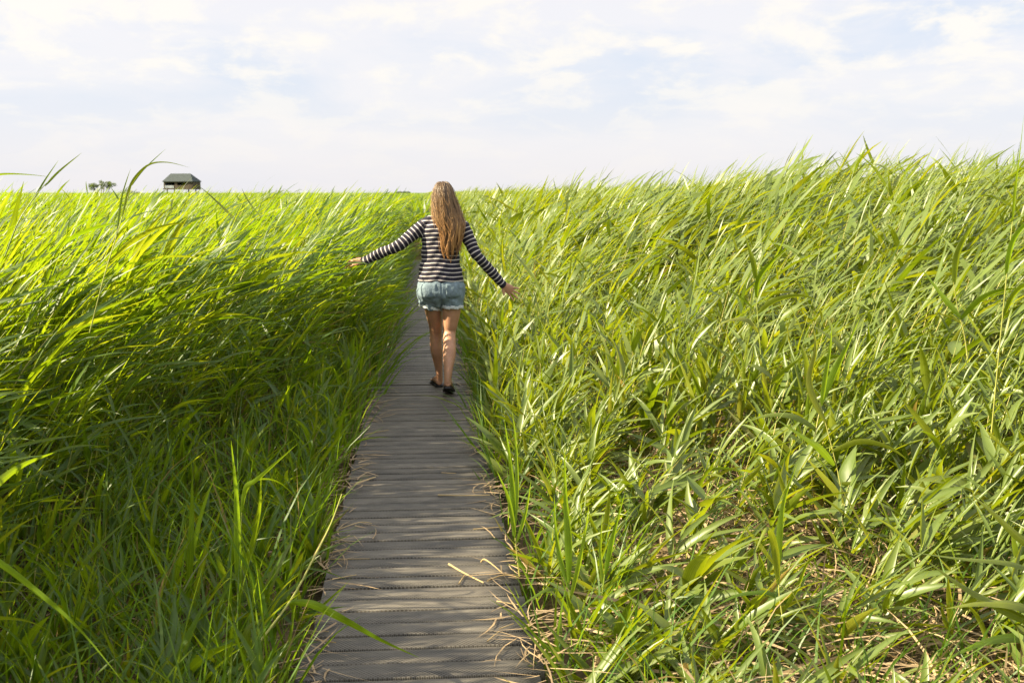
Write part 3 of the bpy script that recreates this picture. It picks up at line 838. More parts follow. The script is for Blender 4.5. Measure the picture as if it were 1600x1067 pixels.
# ------------------------------------------------------------------ boardwalk
def deck_material():
    m, nt = mat("weathered_deck_board")
    out = N(nt, "ShaderNodeOutputMaterial")
    bs = N(nt, "ShaderNodeBsdfPrincipled"); bs.inputs["Roughness"].default_value = 0.62; bs.inputs["Specular IOR Level"].default_value = 0.35
    a = N(nt, "ShaderNodeAttribute", attribute_name="rnd")
    g = N(nt, "ShaderNodeNewGeometry")
    off = N(nt, "ShaderNodeVectorMath", operation="MULTIPLY_ADD"); off.inputs[1].default_value = (5.0, 20.0, 10)
    cmb = N(nt, "ShaderNodeCombineXYZ")
    m40 = N(nt, "ShaderNodeMath", operation="MULTIPLY"); m40.inputs[1].default_value = 40; L(nt, a.outputs["Fac"], m40.inputs[0])
    L(nt, m40.outputs[0], cmb.inputs[0]); L(nt, m40.outputs[0], cmb.inputs[2])
    L(nt, g.outputs["Position"], off.inputs[0]); L(nt, cmb.outputs[0], off.inputs[2])
    grain = N(nt, "ShaderNodeTexNoise"); grain.inputs["Scale"].default_value = 1.6; grain.inputs["Detail"].default_value = 8; grain.inputs["Roughness"].default_value = .7
    L(nt, off.outputs[0], grain.inputs["Vector"])
    stain = N(nt, "ShaderNodeTexNoise"); stain.inputs["Scale"].default_value = 5.5; stain.inputs["Detail"].default_value = 7; stain.inputs["Roughness"].default_value = .62
    st = N(nt, "ShaderNodeVectorMath", operation="MULTIPLY"); st.inputs[1].default_value = (0.8, 2.0, 1)
    L(nt, g.outputs["Position"], st.inputs[0]); L(nt, st.outputs[0], stain.inputs["Vector"])
    r1 = ramp(nt, [(0.25, (0.034, 0.029, 0.022)), (0.5, (0.080, 0.071, 0.056)), (0.75, (0.150, 0.136, 0.111))])
    L(nt, grain.outputs["Fac"], r1.inputs[0])
    r2 = ramp(nt, [(0.36, (0.20, 0.18, 0.16)), (0.48, (0.80, 0.78, 0.76)), (0.62, (1.25, 1.24, 1.22))])
    L(nt, stain.outputs["Fac"], r2.inputs[0])
    mu = N(nt, "ShaderNodeMix", data_type="RGBA", blend_type="MULTIPLY"); mu.inputs["Factor"].default_value = 0.85
    L(nt, r1.outputs[0], mu.inputs["A"]); L(nt, r2.outputs[0], mu.inputs["B"])
    # tint per board
    r3 = ramp(nt, [(0.0, (0.58, 0.55, 0.52)), (0.5, (0.95, 0.93, 0.90)), (1.0, (1.28, 1.25, 1.20))]); L(nt, a.outputs["Fac"], r3.inputs[0])
    mu2 = N(nt, "ShaderNodeMix", data_type="RGBA", blend_type="MULTIPLY"); mu2.inputs["Factor"].default_value = 1
    L(nt, mu.outputs["Result"], mu2.inputs["A"]); L(nt, r3.outputs[0], mu2.inputs["B"])
    # wire-mesh tread: fine diamond net
    sp = N(nt, "ShaderNodeSeparateXYZ"); L(nt, g.outputs["Position"], sp.inputs[0])
    def wave(sx, sy):
        a1 = N(nt, "ShaderNodeMath", operation="MULTIPLY"); a1.inputs[1].default_value = sx; L(nt, sp.outputs["X"], a1.inputs[0])
        a2 = N(nt, "ShaderNodeMath", operation="MULTIPLY_ADD"); a2.inputs[1].default_value = sy; L(nt, sp.outputs["Y"], a2.inputs[0]); L(nt, a1.outputs[0], a2.inputs[2])
        s = N(nt, "ShaderNodeMath", operation="SINE"); L(nt, a2.outputs[0], s.inputs[0])
        b = N(nt, "ShaderNodeMath", operation="ABSOLUTE"); L(nt, s.outputs[0], b.inputs[0])
        return b
    mn = N(nt, "ShaderNodeMath", operation="MINIMUM"); L(nt, wave(200, 175).outputs[0], mn.inputs[0]); L(nt, wave(200, -175).outputs[0], mn.inputs[1])
    net = N(nt, "ShaderNodeMapRange"); net.inputs["From Min"].default_value = .06; net.inputs["From Max"].default_value = .38; net.inputs["To Min"].default_value = 1; net.inputs["To Max"].default_value = 0
    L(nt, mn.outputs[0], net.inputs["Value"])
    mx = N(nt, "ShaderNodeMix", data_type="RGBA"); mx.inputs["B"].default_value = (0.185, 0.178, 0.155, 1)
    nf = N(nt, "ShaderNodeMath", operation="MULTIPLY"); nf.inputs[1].default_value = .78; L(nt, net.outputs[0], nf.inputs[0])
    L(nt, nf.outputs[0], mx.inputs["Factor"]); L(nt, mu2.outputs["Result"], mx.inputs["A"])
    L(nt, mx.outputs["Result"], bs.inputs["Base Color"])
    hs = N(nt, "ShaderNodeMath", operation="ADD"); L(nt, net.outputs[0], hs.inputs[0]); L(nt, grain.outputs["Fac"], hs.inputs[1])
    b = N(nt, "ShaderNodeBump"); b.inputs["Strength"].default_value = .55; b.inputs["Distance"].default_value = .003
    L(nt, hs.outputs[0], b.inputs["Height"]); L(nt, b.outputs[0], bs.inputs["Normal"])
    L(nt, bs.outputs[0], out.inputs[0])
    return m

bd = Bag()
y = -4.0
PIT = 0.125
while y < 27:
    wdt = PIT - 0.012 + random.uniform(-.004, .003)
    hl = 0.412 + random.uniform(-.012, .010); hr = 0.402 + random.uniform(-.012, .010)
    z1 = random.uniform(-.004, .0015); z2 = z1 + random.uniform(-.002, .002); tw = random.uniform(-.002, .002)
    xs = np.linspace(-hl, hr, 7)
    sag = [random.uniform(-.0004, .0004) for _ in xs]
    # rounded board section, going round
    sec = [(-wdt / 2, -.032), (-wdt / 2, -.003), (-wdt / 2 + .0022, 0), (wdt / 2 - .0022, 0), (wdt / 2, -.003), (wdt / 2, -.032)]
    V = []
    for x_, s_ in zip(xs, sag):
        for (a, b) in sec:
            V.append((x_, y + a + tw * x_ / .39, b + z1 + (z2 - z1) * (x_ + .39) / .78 + s_))
    k = len(sec); Q = []
    for i in range(len(xs) - 1):
        for j in range(k):
            Q.append((i * k + j, i * k + (j + 1) % k, (i + 1) * k + (j + 1) % k, (i + 1) * k + j))
    e = (len(xs) - 1) * k
    for o_ in (0, e):
        Q += [(o_, o_ + 1, o_ + 4, o_ + 5), (o_ + 1, o_ + 2, o_ + 3, o_ + 4)]
    V = np.array(V); Q = np.array(Q)
    bd.add(V, Q, rnd=np.full(len(V), random.random()))
    y += PIT
bw = link("boardwalk", bd.mesh("boardwalk", smooth=False), deck_material())
tag(bw, "narrow boardwalk of weathered grey cross boards running through the reeds", "boardwalk", kind="structure")
def box_mesh(name, x0, x1, y0, y1, z0, z1, bev=0.006):
    bm = bmesh.new()
    bmesh.ops.create_cube(bm, size=1)
    bmesh.ops.scale(bm, vec=(x1 - x0, y1 - y0, z1 - z0), verts=bm.verts)
    bmesh.ops.translate(bm, vec=((x0 + x1) / 2, (y0 + y1) / 2, (z0 + z1) / 2), verts=bm.verts)
    if bev: bmesh.ops.bevel(bm, geom=bm.edges[:], offset=bev, segments=1, affect="EDGES")
    me = bpy.data.meshes.new(name); bm.to_mesh(me); bm.free()
    return me
M["beam"] = simple("weathered_beam", (0.12, 0.095, 0.07), .8, .2, .4, 12, .4, 40, stretch=(1, .2, 1))
for xx in (-.30, .30):
    link("beam", box_mesh("beam", xx - .04, xx + .04, -4, 27, GZ - .02, -.036), M["beam"], bw)

# ------------------------------------------------------------------ sky and sun
w = bpy.data.worlds.new("World"); SC.world = w
w.use_nodes = True
nt = w.node_tree; nt.nodes.clear()
wo = N(nt, "ShaderNodeOutputWorld")
sky = N(nt, "ShaderNodeTexSky", sky_type="NISHITA"); sky.sun_disc = False
sky.sun_elevation = SUN_EL
sky.sun_rotation = math.pi / 2 - SUN_AZ
sky.air_density = 1.0; sky.dust_density = 2.0; sky.ozone_density = 1.0
b1 = N(nt, "ShaderNodeBackground"); b1.inputs["Strength"].default_value = 0.05
L(nt, sky.outputs[0], b1.inputs["Color"])
tc = N(nt, "ShaderNodeTexCoord")
sp = N(nt, "ShaderNodeSeparateXYZ"); L(nt, tc.outputs["Generated"], sp.inputs[0])
zz = N(nt, "ShaderNodeMath", operation="MAXIMUM"); zz.inputs[1].default_value = 0.0; L(nt, sp.outputs["Z"], zz.inputs[0])
za = N(nt, "ShaderNodeMath", operation="ADD"); za.inputs[1].default_value = 0.25; L(nt, zz.outputs[0], za.inputs[0])
dx = N(nt, "ShaderNodeMath", operation="DIVIDE"); L(nt, sp.outputs["X"], dx.inputs[0]); L(nt, za.outputs[0], dx.inputs[1])
dy = N(nt, "ShaderNodeMath", operation="DIVIDE"); L(nt, sp.outputs["Y"], dy.inputs[0]); L(nt, za.outputs[0], dy.inputs[1])
pv = N(nt, "ShaderNodeCombineXYZ"); L(nt, dx.outputs[0], pv.inputs[0]); L(nt, dy.outputs[0], pv.inputs[1])
def cloud(scale, lo, hi, seed, detail=9, rough=.55, offset=(0, 0, 0), dist=0.25, sx=1.0):
    mp = N(nt, "ShaderNodeMapping"); mp.inputs["Location"].default_value = (seed + offset[0], seed * 1.7 + offset[1], 0); mp.inputs["Scale"].default_value = (sx, 1.0, 1)
    L(nt, pv.outputs[0], mp.inputs[0])
    n = N(nt, "ShaderNodeTexNoise"); n.inputs["Scale"].default_value = scale; n.inputs["Detail"].default_value = detail; n.inputs["Roughness"].default_value = rough; n.inputs["Distortion"].default_value = dist
    L(nt, mp.outputs[0], n.inputs["Vector"])
    r = N(nt, "ShaderNodeMapRange", interpolation_type="SMOOTHSTEP"); r.inputs["From Min"].default_value = lo; r.inputs["From Max"].default_value = hi
    L(nt, n.outputs["Fac"], r.inputs["Value"])
    return r.outputs[0]
veil_n = cloud(1.5, 0.40, 0.64, 3.1, sx=.75, dist=.35)                      # grey-blue flat banks
heap_n = cloud(3.7, 0.46, 0.62, 4.4, rough=.60, sx=1.25, dist=.25)            # sunlit heaps
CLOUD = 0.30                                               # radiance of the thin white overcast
hz = N(nt, "ShaderNodeMapRange", interpolation_type="SMOOTHSTEP"); hz.inputs["From Min"].default_value = .02; hz.inputs["From Max"].default_value = .14; hz.inputs["To Min"].default_value = .18
L(nt, zz.outputs[0], hz.inputs["Value"])
vm = N(nt, "ShaderNodeMath", operation="MULTIPLY"); L(nt, veil_n, vm.inputs[0]); L(nt, hz.outputs[0], vm.inputs[1]); veil_n = vm.outputs[0]
veil = ramp(nt, [(0.0, (0.98, 0.955, 0.985)), (1.0, (0.74, 0.82, 0.97))]); L(nt, veil_n, veil.inputs[0])
hm = N(nt, "ShaderNodeMath", operation="MULTIPLY"); L(nt, heap_n, hm.inputs[0]); L(nt, hz.outputs[0], hm.inputs[1]); heap_n = hm.outputs[0]
c2 = N(nt, "ShaderNodeMix", data_type="RGBA"); c2.inputs["B"].default_value = (1.10, 1.035, 0.955, 1)
L(nt, heap_n, c2.inputs["Factor"]); L(nt, veil.outputs[0], c2.inputs["A"])
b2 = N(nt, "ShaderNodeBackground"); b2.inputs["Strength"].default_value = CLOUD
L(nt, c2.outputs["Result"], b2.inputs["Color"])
up = N(nt, "ShaderNodeMapRange", interpolation_type="SMOOTHSTEP"); up.inputs["From Min"].default_value = .34; up.inputs["From Max"].default_value = .75; up.inputs["To Min"].default_value = CLOUD; up.inputs["To Max"].default_value = CLOUD * 1.7  # overhead sky brightened out of view, added fill light for the shaded reeds
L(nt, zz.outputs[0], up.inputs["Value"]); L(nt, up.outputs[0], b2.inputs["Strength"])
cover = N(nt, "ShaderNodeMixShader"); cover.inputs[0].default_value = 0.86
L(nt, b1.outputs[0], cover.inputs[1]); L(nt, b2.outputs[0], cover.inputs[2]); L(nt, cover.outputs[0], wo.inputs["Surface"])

sd = bpy.data.lights.new("sun", "SUN"); sd.energy = 5.0; sd.angle = R(0.6); sd.color = (1.0, 0.86, 0.60)
so = bpy.data.objects.new("sun", sd); COL.objects.link(so)
sdir = Vector((math.cos(SUN_EL) * math.cos(SUN_AZ), math.cos(SUN_EL) * math.sin(SUN_AZ), math.sin(SUN_EL)))
so.rotation_euler = sdir.to_track_quat("Z", "Y").to_euler()
so.location = sdir * 30

# ------------------------------------------------------------------ the hide on stilts, far out
M["tar"] = simple("dark_roof_felt", (.040, .052, .052), .8, .3, .3, 3, .3, 20)
M["dark_wood"] = simple("dark_boarding", (.075, .058, .043), .8, .2, .35, 2, .3, 12, stretch=(1, 1, .2))
M["pale_wood"] = simple("weathered_pale_boarding", (.30, .33, .36), .8, .2, .25, 2, .3, 12, stretch=(1, 1, .2))
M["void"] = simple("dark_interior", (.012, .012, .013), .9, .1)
HYD = 250.0
hb_ = at(285, 301, HYD)
hut = empty("bird_hide", (hb_.x, HYD, GZ), R(-14))
hut.scale = (.88, .88, .88)
tag(hut, "dark wooden bird hide on stilts standing above the far reeds", "bird hide")
FZ = 2.95                                                   # floor above the marsh
def mesh_from(name, verts, faces, m, parent):
    me = bpy.data.meshes.new(name); me.from_pydata(verts, [], faces); me.update()
    return link(name, me, m, parent)
def hbox(name, x0, x1, y0, y1, z0, z1, m, parent=hut, bev=.02):
    return link(name, box_mesh(name, x0, x1, y0, y1, z0, z1, bev), m, parent)
hbox("floor_platform", -3.9, 3.9, -2.4, 2.4, FZ - .25, FZ, M["dark_wood"])
EV = FZ + 1.8
# walls with a viewing slot in the front
w = hbox("front_wall", -3.7, 3.7, -2.2, -2.08, FZ, FZ + .75, M["dark_wood"])
hbox("lintel_board", -3.7, 3.7, -2.2, -2.08, FZ + 1.45, EV, M["dark_wood"], w)
for x0, x1 in ((-3.7, -3.4), (-.9, -.2), (2.2, 3.7)):
    hbox("slot_post", x0, x1, -2.2, -2.08, FZ + .75, FZ + 1.45, M["dark_wood"], w)
hbox("side_wall", -3.82, -3.70, -2.2, 2.2, FZ, EV, M["pale_wood"])
hbox("side_wall", 3.70, 3.82, -2.2, 2.2, FZ, EV, M["dark_wood"])
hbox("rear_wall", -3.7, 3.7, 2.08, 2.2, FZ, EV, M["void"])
hbox("pale_panel", -3.42, -1.1, -2.26, -2.203, FZ + .05, FZ + .72, M["pale_wood"], w)
# hipped roof with a short ridge
e = EV - .05; t_ = EV + 1.85
ro = [(-3.95, -2.5, e), (3.95, -2.5, e), (3.95, 2.5, e), (-3.95, 2.5, e), (-2.9, 0, t_), (2.3, 0, t_), (-3.95, -2.5, e - .14), (3.95, -2.5, e - .14), (3.95, 2.5, e - .14), (-3.95, 2.5, e - .14)]
rf = mesh_from("roof", ro, [(0, 1, 5, 4), (1, 2, 5), (2, 3, 4, 5), (3, 0, 4), (0, 6, 7, 1), (1, 7, 8, 2), (2, 8, 9, 3), (3, 9, 6, 0), (9, 8, 7, 6)], M["tar"], hut)
for x_ in (-3.0, 2.6):
    for y_ in (-2.0, 2.0):
        hbox("stilt", x_ - .11, x_ + .11, y_ - .13, y_ + .13, 0, FZ - .25, M["dark_wood"])

# ------------------------------------------------------------------ lone tree and low shrub beside it
M["bark"] = simple("grey_bark", (.12, .10, .08), .9, .2, .3, 10, .4, 30)
M["foliage"] = leaf_mat("willow_leaves", [(0, (.05, .07, .018)), (1, (.10, .12, .04))], (.09, .12, .05), [(0, (.10, .16, .01)), (1, (.18, .24, .02))], trans=.4, rough=.5)
def crown_mesh(name, blobs, nleaf, size, seed):
    r_ = np.random.default_rng(seed)
    P = []
    for (x, y, z, rx, rz) in blobs:
        n = int(nleaf * rx * rz)
        v = r_.normal(size=(n, 3)); v /= np.linalg.norm(v, axis=1, keepdims=True)
        v *= r_.uniform(.35, 1.0, (n, 1)) ** .5
        P.append(np.array([x, y, z]) + v * np.array([rx, rx, rz]) + r_.normal(size=(n, 3)) * .06)
    P = np.concatenate(P); n = len(P)
    V, Q, r, ac = blades(P, r_.uniform(-3.1, 3.1, n), r_.uniform(-.9, .9, n), size * r_.uniform(.6, 1.3, n), size * r_.uniform(.3, .55, n), r_.uniform(0, .6, n), r_.uniform(-.4, .4, n), r_.uniform(-1.5, 1.5, n), 2, None, r_.random(n))
    return np_mesh(name, V, Q, {"rnd": r, "across": ac})
TY = 210.0
tb = at(159, 301, TY)
tr_ = empty("tree", (tb.x, TY, GZ))
tr_.scale = (.85, .85, .86)
tag(tr_, "small loose-crowned tree with several stems, alone on the horizon by the hide", "tree")
r_ = np.random.default_rng(3)
tips = [(-2.0, .2, 3.5), (-1.1, -.3, 3.9), (-.2, .3, 4.35), (.7, -.2, 3.9), (1.5, .2, 4.1), (2.1, 0, 3.7)]
bm = bmesh.new()
for tx, ty, tz_ in tips:
    bx = tx * .28
    limb(bm, [(bx, ty * .2, -.1, .10, .10), (bx + (tx - bx) * .25, ty * .4, tz_ * .4, .075, .075), (bx + (tx - bx) * .7, ty * .8, tz_ * .75, .05, .05), (tx, ty, tz_, .02, .02)], 4, 7)
    for q in range(3):
        f = .55 + .13 * q
        p = Vector((bx + (tx - bx) * f * .9, ty * f, tz_ * f))
        e_ = p + Vector((r_.uniform(-.7, .7), r_.uniform(-.6, .6), r_.uniform(.3, .8)))
        limb(bm, [(*p, .03, .03), (*((p + e_) / 2), .025, .025), (*e_, .012, .012)], 3, 5)
bmesh.ops.recalc_face_normals(bm, faces=bm.faces[:])
me = bpy.data.meshes.new("trunk"); bm.to_mesh(me); bm.free(); link("trunk", me, M["bark"], tr_)
blobs = []
for tx, ty, tz_ in tips:
    for q in range(4):
        sz = r_.uniform(.26, .52)
        blobs.append((tx + r_.uniform(-.55, .55), ty + r_.uniform(-.7, .7), tz_ + .15 - r_.uniform(0, 1.15), sz, sz * r_.uniform(.55, .85)))
link("crown", crown_mesh("crown", blobs, 900, .24, 8), M["foliage"], tr_)
sb_ = at(203, 301, TY)
sh_ = empty("shrub", (sb_.x, TY, GZ))
tag(sh_, "low olive-brown shrub just above the reeds between tree and hide", "shrub")
M["olive"] = leaf_mat("olive_shrub_leaves", [(0, (.08, .08, .02)), (1, (.14, .13, .045))], (.11, .11, .05), [(0, (.12, .14, .01)), (1, (.18, .19, .02))], trans=.35, rough=.5)
link("crown", crown_mesh("crown", [(-1.3, 0, 1.45, .7, .55), (-.3, .2, 1.75, .8, .55), (.8, 0, 1.6, .8, .5), (1.6, .1, 1.3, .6, .5)], 330, .24, 5), M["olive"], sh_)
bm = bmesh.new()
for tx in (-1.2, -.3, .7, 1.5):
    limb(bm, [(tx * .3, 0, -.1, .05, .05), (tx * .7, .05, .8, .04, .04), (tx, 0, 1.6, .015, .015)], 4, 6)
bmesh.ops.recalc_face_normals(bm, faces=bm.faces[:])
me = bpy.data.meshes.new("branches"); bm.to_mesh(me); bm.free(); link("branches", me, M["bark"], sh_)

# far-off woods, a smudge on the horizon
M["woods"] = leaf_mat("far_wood_leaves", [(0, (.06, .09, .05)), (1, (.10, .13, .07))], (.08, .1, .06), [(0, (.08, .12, .03)), (1, (.1, .14, .04))], trans=.3, rough=.7)
blobs = []
for px0, px1, hh in ((619, 637, 3.0), (728, 770, 3.0)):
    a_, b_ = at(px0, 301, 2200).x, at(px1, 301, 2200).x
    for k in range(12):
        blobs.append((random.uniform(a_, b_), 2200 + random.uniform(-30, 30), hh * random.uniform(.3, .6), 5.5, hh * .42))
link_ = link("far_woods", crown_mesh("far_woods", blobs, 8, 3.2, 6), M["woods"])
tag(link_, "far-off line of woods, a faint smudge on the horizon", "woods", kind="stuff")

# ------------------------------------------------------------------ reeds that stand out one by one
M["reed_bright"] = leaf_mat("reed_leaf_bright", [(0, (.11, .20, .016)), (1, (.16, .24, .03))], (.12, .20, .03), [(0, (.26, .42, .008)), (1, (.36, .46, .012))], trans=.5, rough=.38)
def pline(px):
    return cat_rom([tuple(at(a, b, y)) for a, b, y in px], 5)
def solo(label, stem, leaves, group=None, srad=.0038, cat="reed"):
    S = pline(stem)
    root = empty("reed", tuple(S[0]))
    tag(root, label, cat, group or "reeds standing out in front of the reed bed")
    o = S[0].copy()
    rad = np.linspace(1, .4, len(S)) * srad
    V, Q, r, ac = tubes((S - o)[None], rad[None], 7, np.array([random.random() * .8]))
    link("stem", np_mesh("stem", V, Q, {"rnd": r, "across": ac}), M["stem"], root)
    for spec in leaves:
        pts, w_, mname = spec[0], spec[1], spec[2]
        tilt = spec[3] if len(spec) > 3 else .5
        C = pline(pts); n = len(C)
        D = np.gradient(C, axis=0); D /= np.linalg.norm(D, axis=1, keepdims=True)
        view = np.array([-.05, -1, .25]); view /= np.linalg.norm(view)
        Sd = np.cross(D, view); Sd /= np.linalg.norm(Sd, axis=1, keepdims=True) + 1e-9
        Nn = np.cross(D, Sd)
        ang = tilt + .35 * np.linspace(-1, 1, n)
        A = Sd * np.cos(ang)[:, None] + Nn * np.sin(ang)[:, None]
        B = np.cross(D, A)
        t = np.linspace(0, 1, n); pk = .3
        prof = np.where(t < pk, .35 + .65 * np.sin(np.clip(t / pk, 0, 1) * math.pi / 2), 1 - np.clip((t - pk) / (1 - pk), 0, 1) ** 1.4)
        hw = (np.maximum(prof, .03) * w_ * .82 / 2)[:, None]
        rows = np.stack([C - A * hw + B * hw * .3, C - B * hw * .1, C + A * hw + B * hw * .3], 1).reshape(-1, 3) - o
        q = (np.arange(n - 1) * 3)[:, None] + np.arange(2)[None]
        Q = np.stack([q, q + 1, q + 4, q + 3], -1).reshape(-1, 4)
        link("leaf", np_mesh("leaf", rows, Q, {"rnd": np.full(len(rows), random.uniform(.2, .85)), "across": np.tile([-1.0, 0, 1.0], n)}), M[mname], root)
    return root
G_, P_, B_ = "reed_fresh", "reed_pale", "reed_bright"
s1 = solo("broken reed leaning beside the boardwalk, its long dark leaf hanging over the boards",
     [(330, 1105, 3.45), (400, 1010, 3.5), (455, 936, 3.6), (492, 868, 3.7), (517, 818, 3.8), (534, 772, 3.9)],
     [([(452, 940, 3.6), (490, 945, 3.58), (540, 970, 3.55), (595, 1000, 3.5), (655, 1027, 3.46)], .036, G_, .35),
      ([(396, 1012, 3.5), (383, 1000, 3.49), (392, 978, 3.5), (416, 964, 3.53)], .032, P_, .2),
      ([(487, 878, 3.69), (500, 852, 3.74), (521, 810, 3.85)], .012, "straw", .2)], srad=.0048)
solo("bright backlit reed shoot with a tall spear leaf, left of the boardwalk",
     [(362, 1035, 4.2), (370, 930, 4.22), (376, 840, 4.25), (379, 770, 4.27)],
     [([(372, 935, 4.22), (371, 850, 4.2), (369, 770, 4.18), (361, 688, 4.15)], .034, B_, .3),
      ([(377, 800, 4.26), (384, 762, 4.24), (400, 750, 4.2), (432, 722, 4.15), (466, 692, 4.1)], .024, B_, .4),
      ([(378, 790, 4.26), (395, 752, 4.3), (440, 756, 4.35), (492, 815, 4.4)], .012, G_, .5),
      ([(373, 900, 4.22), (392, 860, 4.2), (405, 800, 4.18), (408, 745, 4.15)], .030, G_, .4),
      ([(368, 950, 4.22), (350, 900, 4.2), (338, 865, 4.2), (322, 850, 4.2)], .03, G_, .5)])
solo("slim reed shoot with three upright blades over the shaded grass",
     [(287, 1050, 4.1), (292, 960, 4.12), (297, 880, 4.14)],
     [([(293, 945, 4.12), (298, 860, 4.1), (300, 795, 4.1), (301, 735, 4.08)], .030, G_, .4),
      ([(296, 890, 4.13), (308, 830, 4.12), (322, 780, 4.1), (342, 730, 4.08)], .020, B_, .5),
      ([(291, 970, 4.12), (306, 920, 4.1), (322, 860, 4.1), (335, 810, 4.08)], .03, G_, .2),
      ([(296, 900, 4.14), (288, 850, 4.16), (285, 812, 4.18)], .016, G_, .3)])
solo("near reed whose two blades arch over the shaded lower left grass",
     [(-75, 1180, 2.7), (-70, 1020, 2.7), (-62, 880, 2.7), (-50, 760, 2.7)],
     [([(-62, 872, 2.7), (-15, 872, 2.68), (70, 935, 2.62), (130, 990, 2.58), (200, 1075, 2.52)], .024, B_, .5),
      ([(-68, 990, 2.7), (-20, 968, 2.66), (40, 970, 2.62), (82, 988, 2.6)], .022, P_, .9),
      ([(-58, 820, 2.7), (-20, 770, 2.8), (30, 730, 2.9), (90, 705, 3.0)], .03, G_, .6)])
solo("tall reed rising above the left horizon with a bowed tip near the lone tree",
     [(140, 520, 4.4), (162, 435, 4.42), (180, 375, 4.45), (195, 325, 4.48), (206, 288, 4.5)],
     [([(191, 338, 4.47), (200, 300, 4.48), (212, 276, 4.48), (234, 257, 4.46), (262, 254, 4.42), (296, 262, 4.38)], .012, G_, .4),
      ([(206, 290, 4.5), (220, 270, 4.5), (238, 252, 4.5), (259, 233, 4.5)], .007, G_, .3),
      ([(182, 370, 4.45), (190, 310, 4.5), (204, 264, 4.55)], .010, G_, .3),
      ([(170, 410, 4.43), (215, 372, 4.4), (262, 352, 4.35), (305, 350, 4.3)], .022, G_, .9)], srad=.0026)
solo("thin reed slanting up into the sky left of the lone tree",
     [(8, 400, 4.0), (30, 345, 4.02), (62, 298, 4.05), (85, 276, 4.07)],
     [([(70, 291, 4.06), (92, 268, 4.05), (128, 239, 4.03)], .010, G_, .3),
      ([(52, 312, 4.04), (70, 282, 4.06), (92, 250, 4.08)], .008, G_, .3),
      ([(-30, 281, 3.6), (0, 273, 3.62), (40, 273, 3.62), (80, 277, 3.6)], .010, G_, 1.0)], srad=.0024)
solo("dark upright reed spear at the right border, tallest against the sky",
     [(1545, 720, 5.0), (1560, 560, 5.02), (1574, 420, 5.05), (1586, 310, 5.08)],
     [([(1582, 350, 5.07), (1588, 290, 5.05), (1594, 240, 5.03), (1600, 178, 5.0)], .028, G_, .7),
      ([(1572, 430, 5.05), (1582, 380, 5.0), (1604, 350, 4.95), (1640, 335, 4.9)], .036, B_, .3),
      ([(1566, 500, 5.04), (1585, 460, 5.0), (1612, 440, 4.95), (1650, 430, 4.9)], .036, G_, .5)])
solo("leaning reed with one broad green leaf pointing back over the right bed",
     [(1366, 915, 4.8), (1342, 860, 4.82), (1324, 808, 4.84), (1306, 724, 4.88), (1280, 624, 4.92)],
     [([(1304, 727, 4.88), (1283, 702, 4.85), (1258, 684, 4.82), (1212, 654, 4.78)], .045, B_, .3),
      ([(1290, 660, 4.9), (1265, 600, 4.92), (1275, 545, 4.94), (1268, 500, 4.95)], .040, P_, .3),
      ([(1283, 635, 4.92), (1290, 590, 4.9), (1298, 540, 4.9), (1300, 505, 4.9)], .03, B_, .4),
      ([(1300, 705, 4.88), (1345, 690, 4.86), (1390, 700, 4.84), (1420, 720, 4.82)], .036, P_, .6),
      ([(1313, 755, 4.86), (1340, 760, 4.85), (1375, 778, 4.84), (1400, 800, 4.82)], .034, P_, .6)])
solo("lone reed with folded pale leaf and upright yellow blade above the bare straw",
     [(1236, 1085, 3.75), (1224, 975, 3.78), (1217, 920, 3.8), (1219, 862, 3.82)],
     [([(1218, 880, 3.81), (1219, 830, 3.8), (1226, 780, 3.8), (1246, 724, 3.78)], .030, B_, .2),
      ([(1216, 912, 3.8), (1213, 868, 3.78), (1206, 834, 3.76), (1196, 828, 3.74), (1180, 862, 3.7)], .036, P_, .3),
      ([(1221, 960, 3.79), (1245, 920, 3.78), (1262, 880, 3.77), (1280, 870, 3.76)], .022, G_, .4),
      ([(1219, 935, 3.79), (1196, 925, 3.78), (1150, 930, 3.75), (1105, 955, 3.7)], .026, G_, .8)])
solo("broad-leaved reed reaching in from the lower right border",
     [(1665, 1120, 3.5), (1645, 980, 3.52), (1630, 860, 3.54), (1612, 740, 3.56)],
     [([(1642, 970, 3.52), (1590, 945, 3.5), (1530, 942, 3.48), (1475, 951, 3.45)], .052, P_, .9),
      ([(1640, 985, 3.52), (1569, 952, 3.5), (1503, 915, 3.5), (1440, 869, 3.48)], .042, P_, .5),
      ([(1628, 865, 3.54), (1591, 838, 3.53), (1552, 801, 3.52), (1514, 769, 3.5)], .036, P_, .3),
      ([(1630, 900, 3.53), (1580, 880, 3.48), (1500, 872, 3.44), (1410, 860, 3.4)], .030, P_, .9),
      ([(1646, 1010, 3.5), (1590, 995, 3.45), (1530, 1005, 3.4), (1470, 1035, 3.35)], .046, G_, .8)])
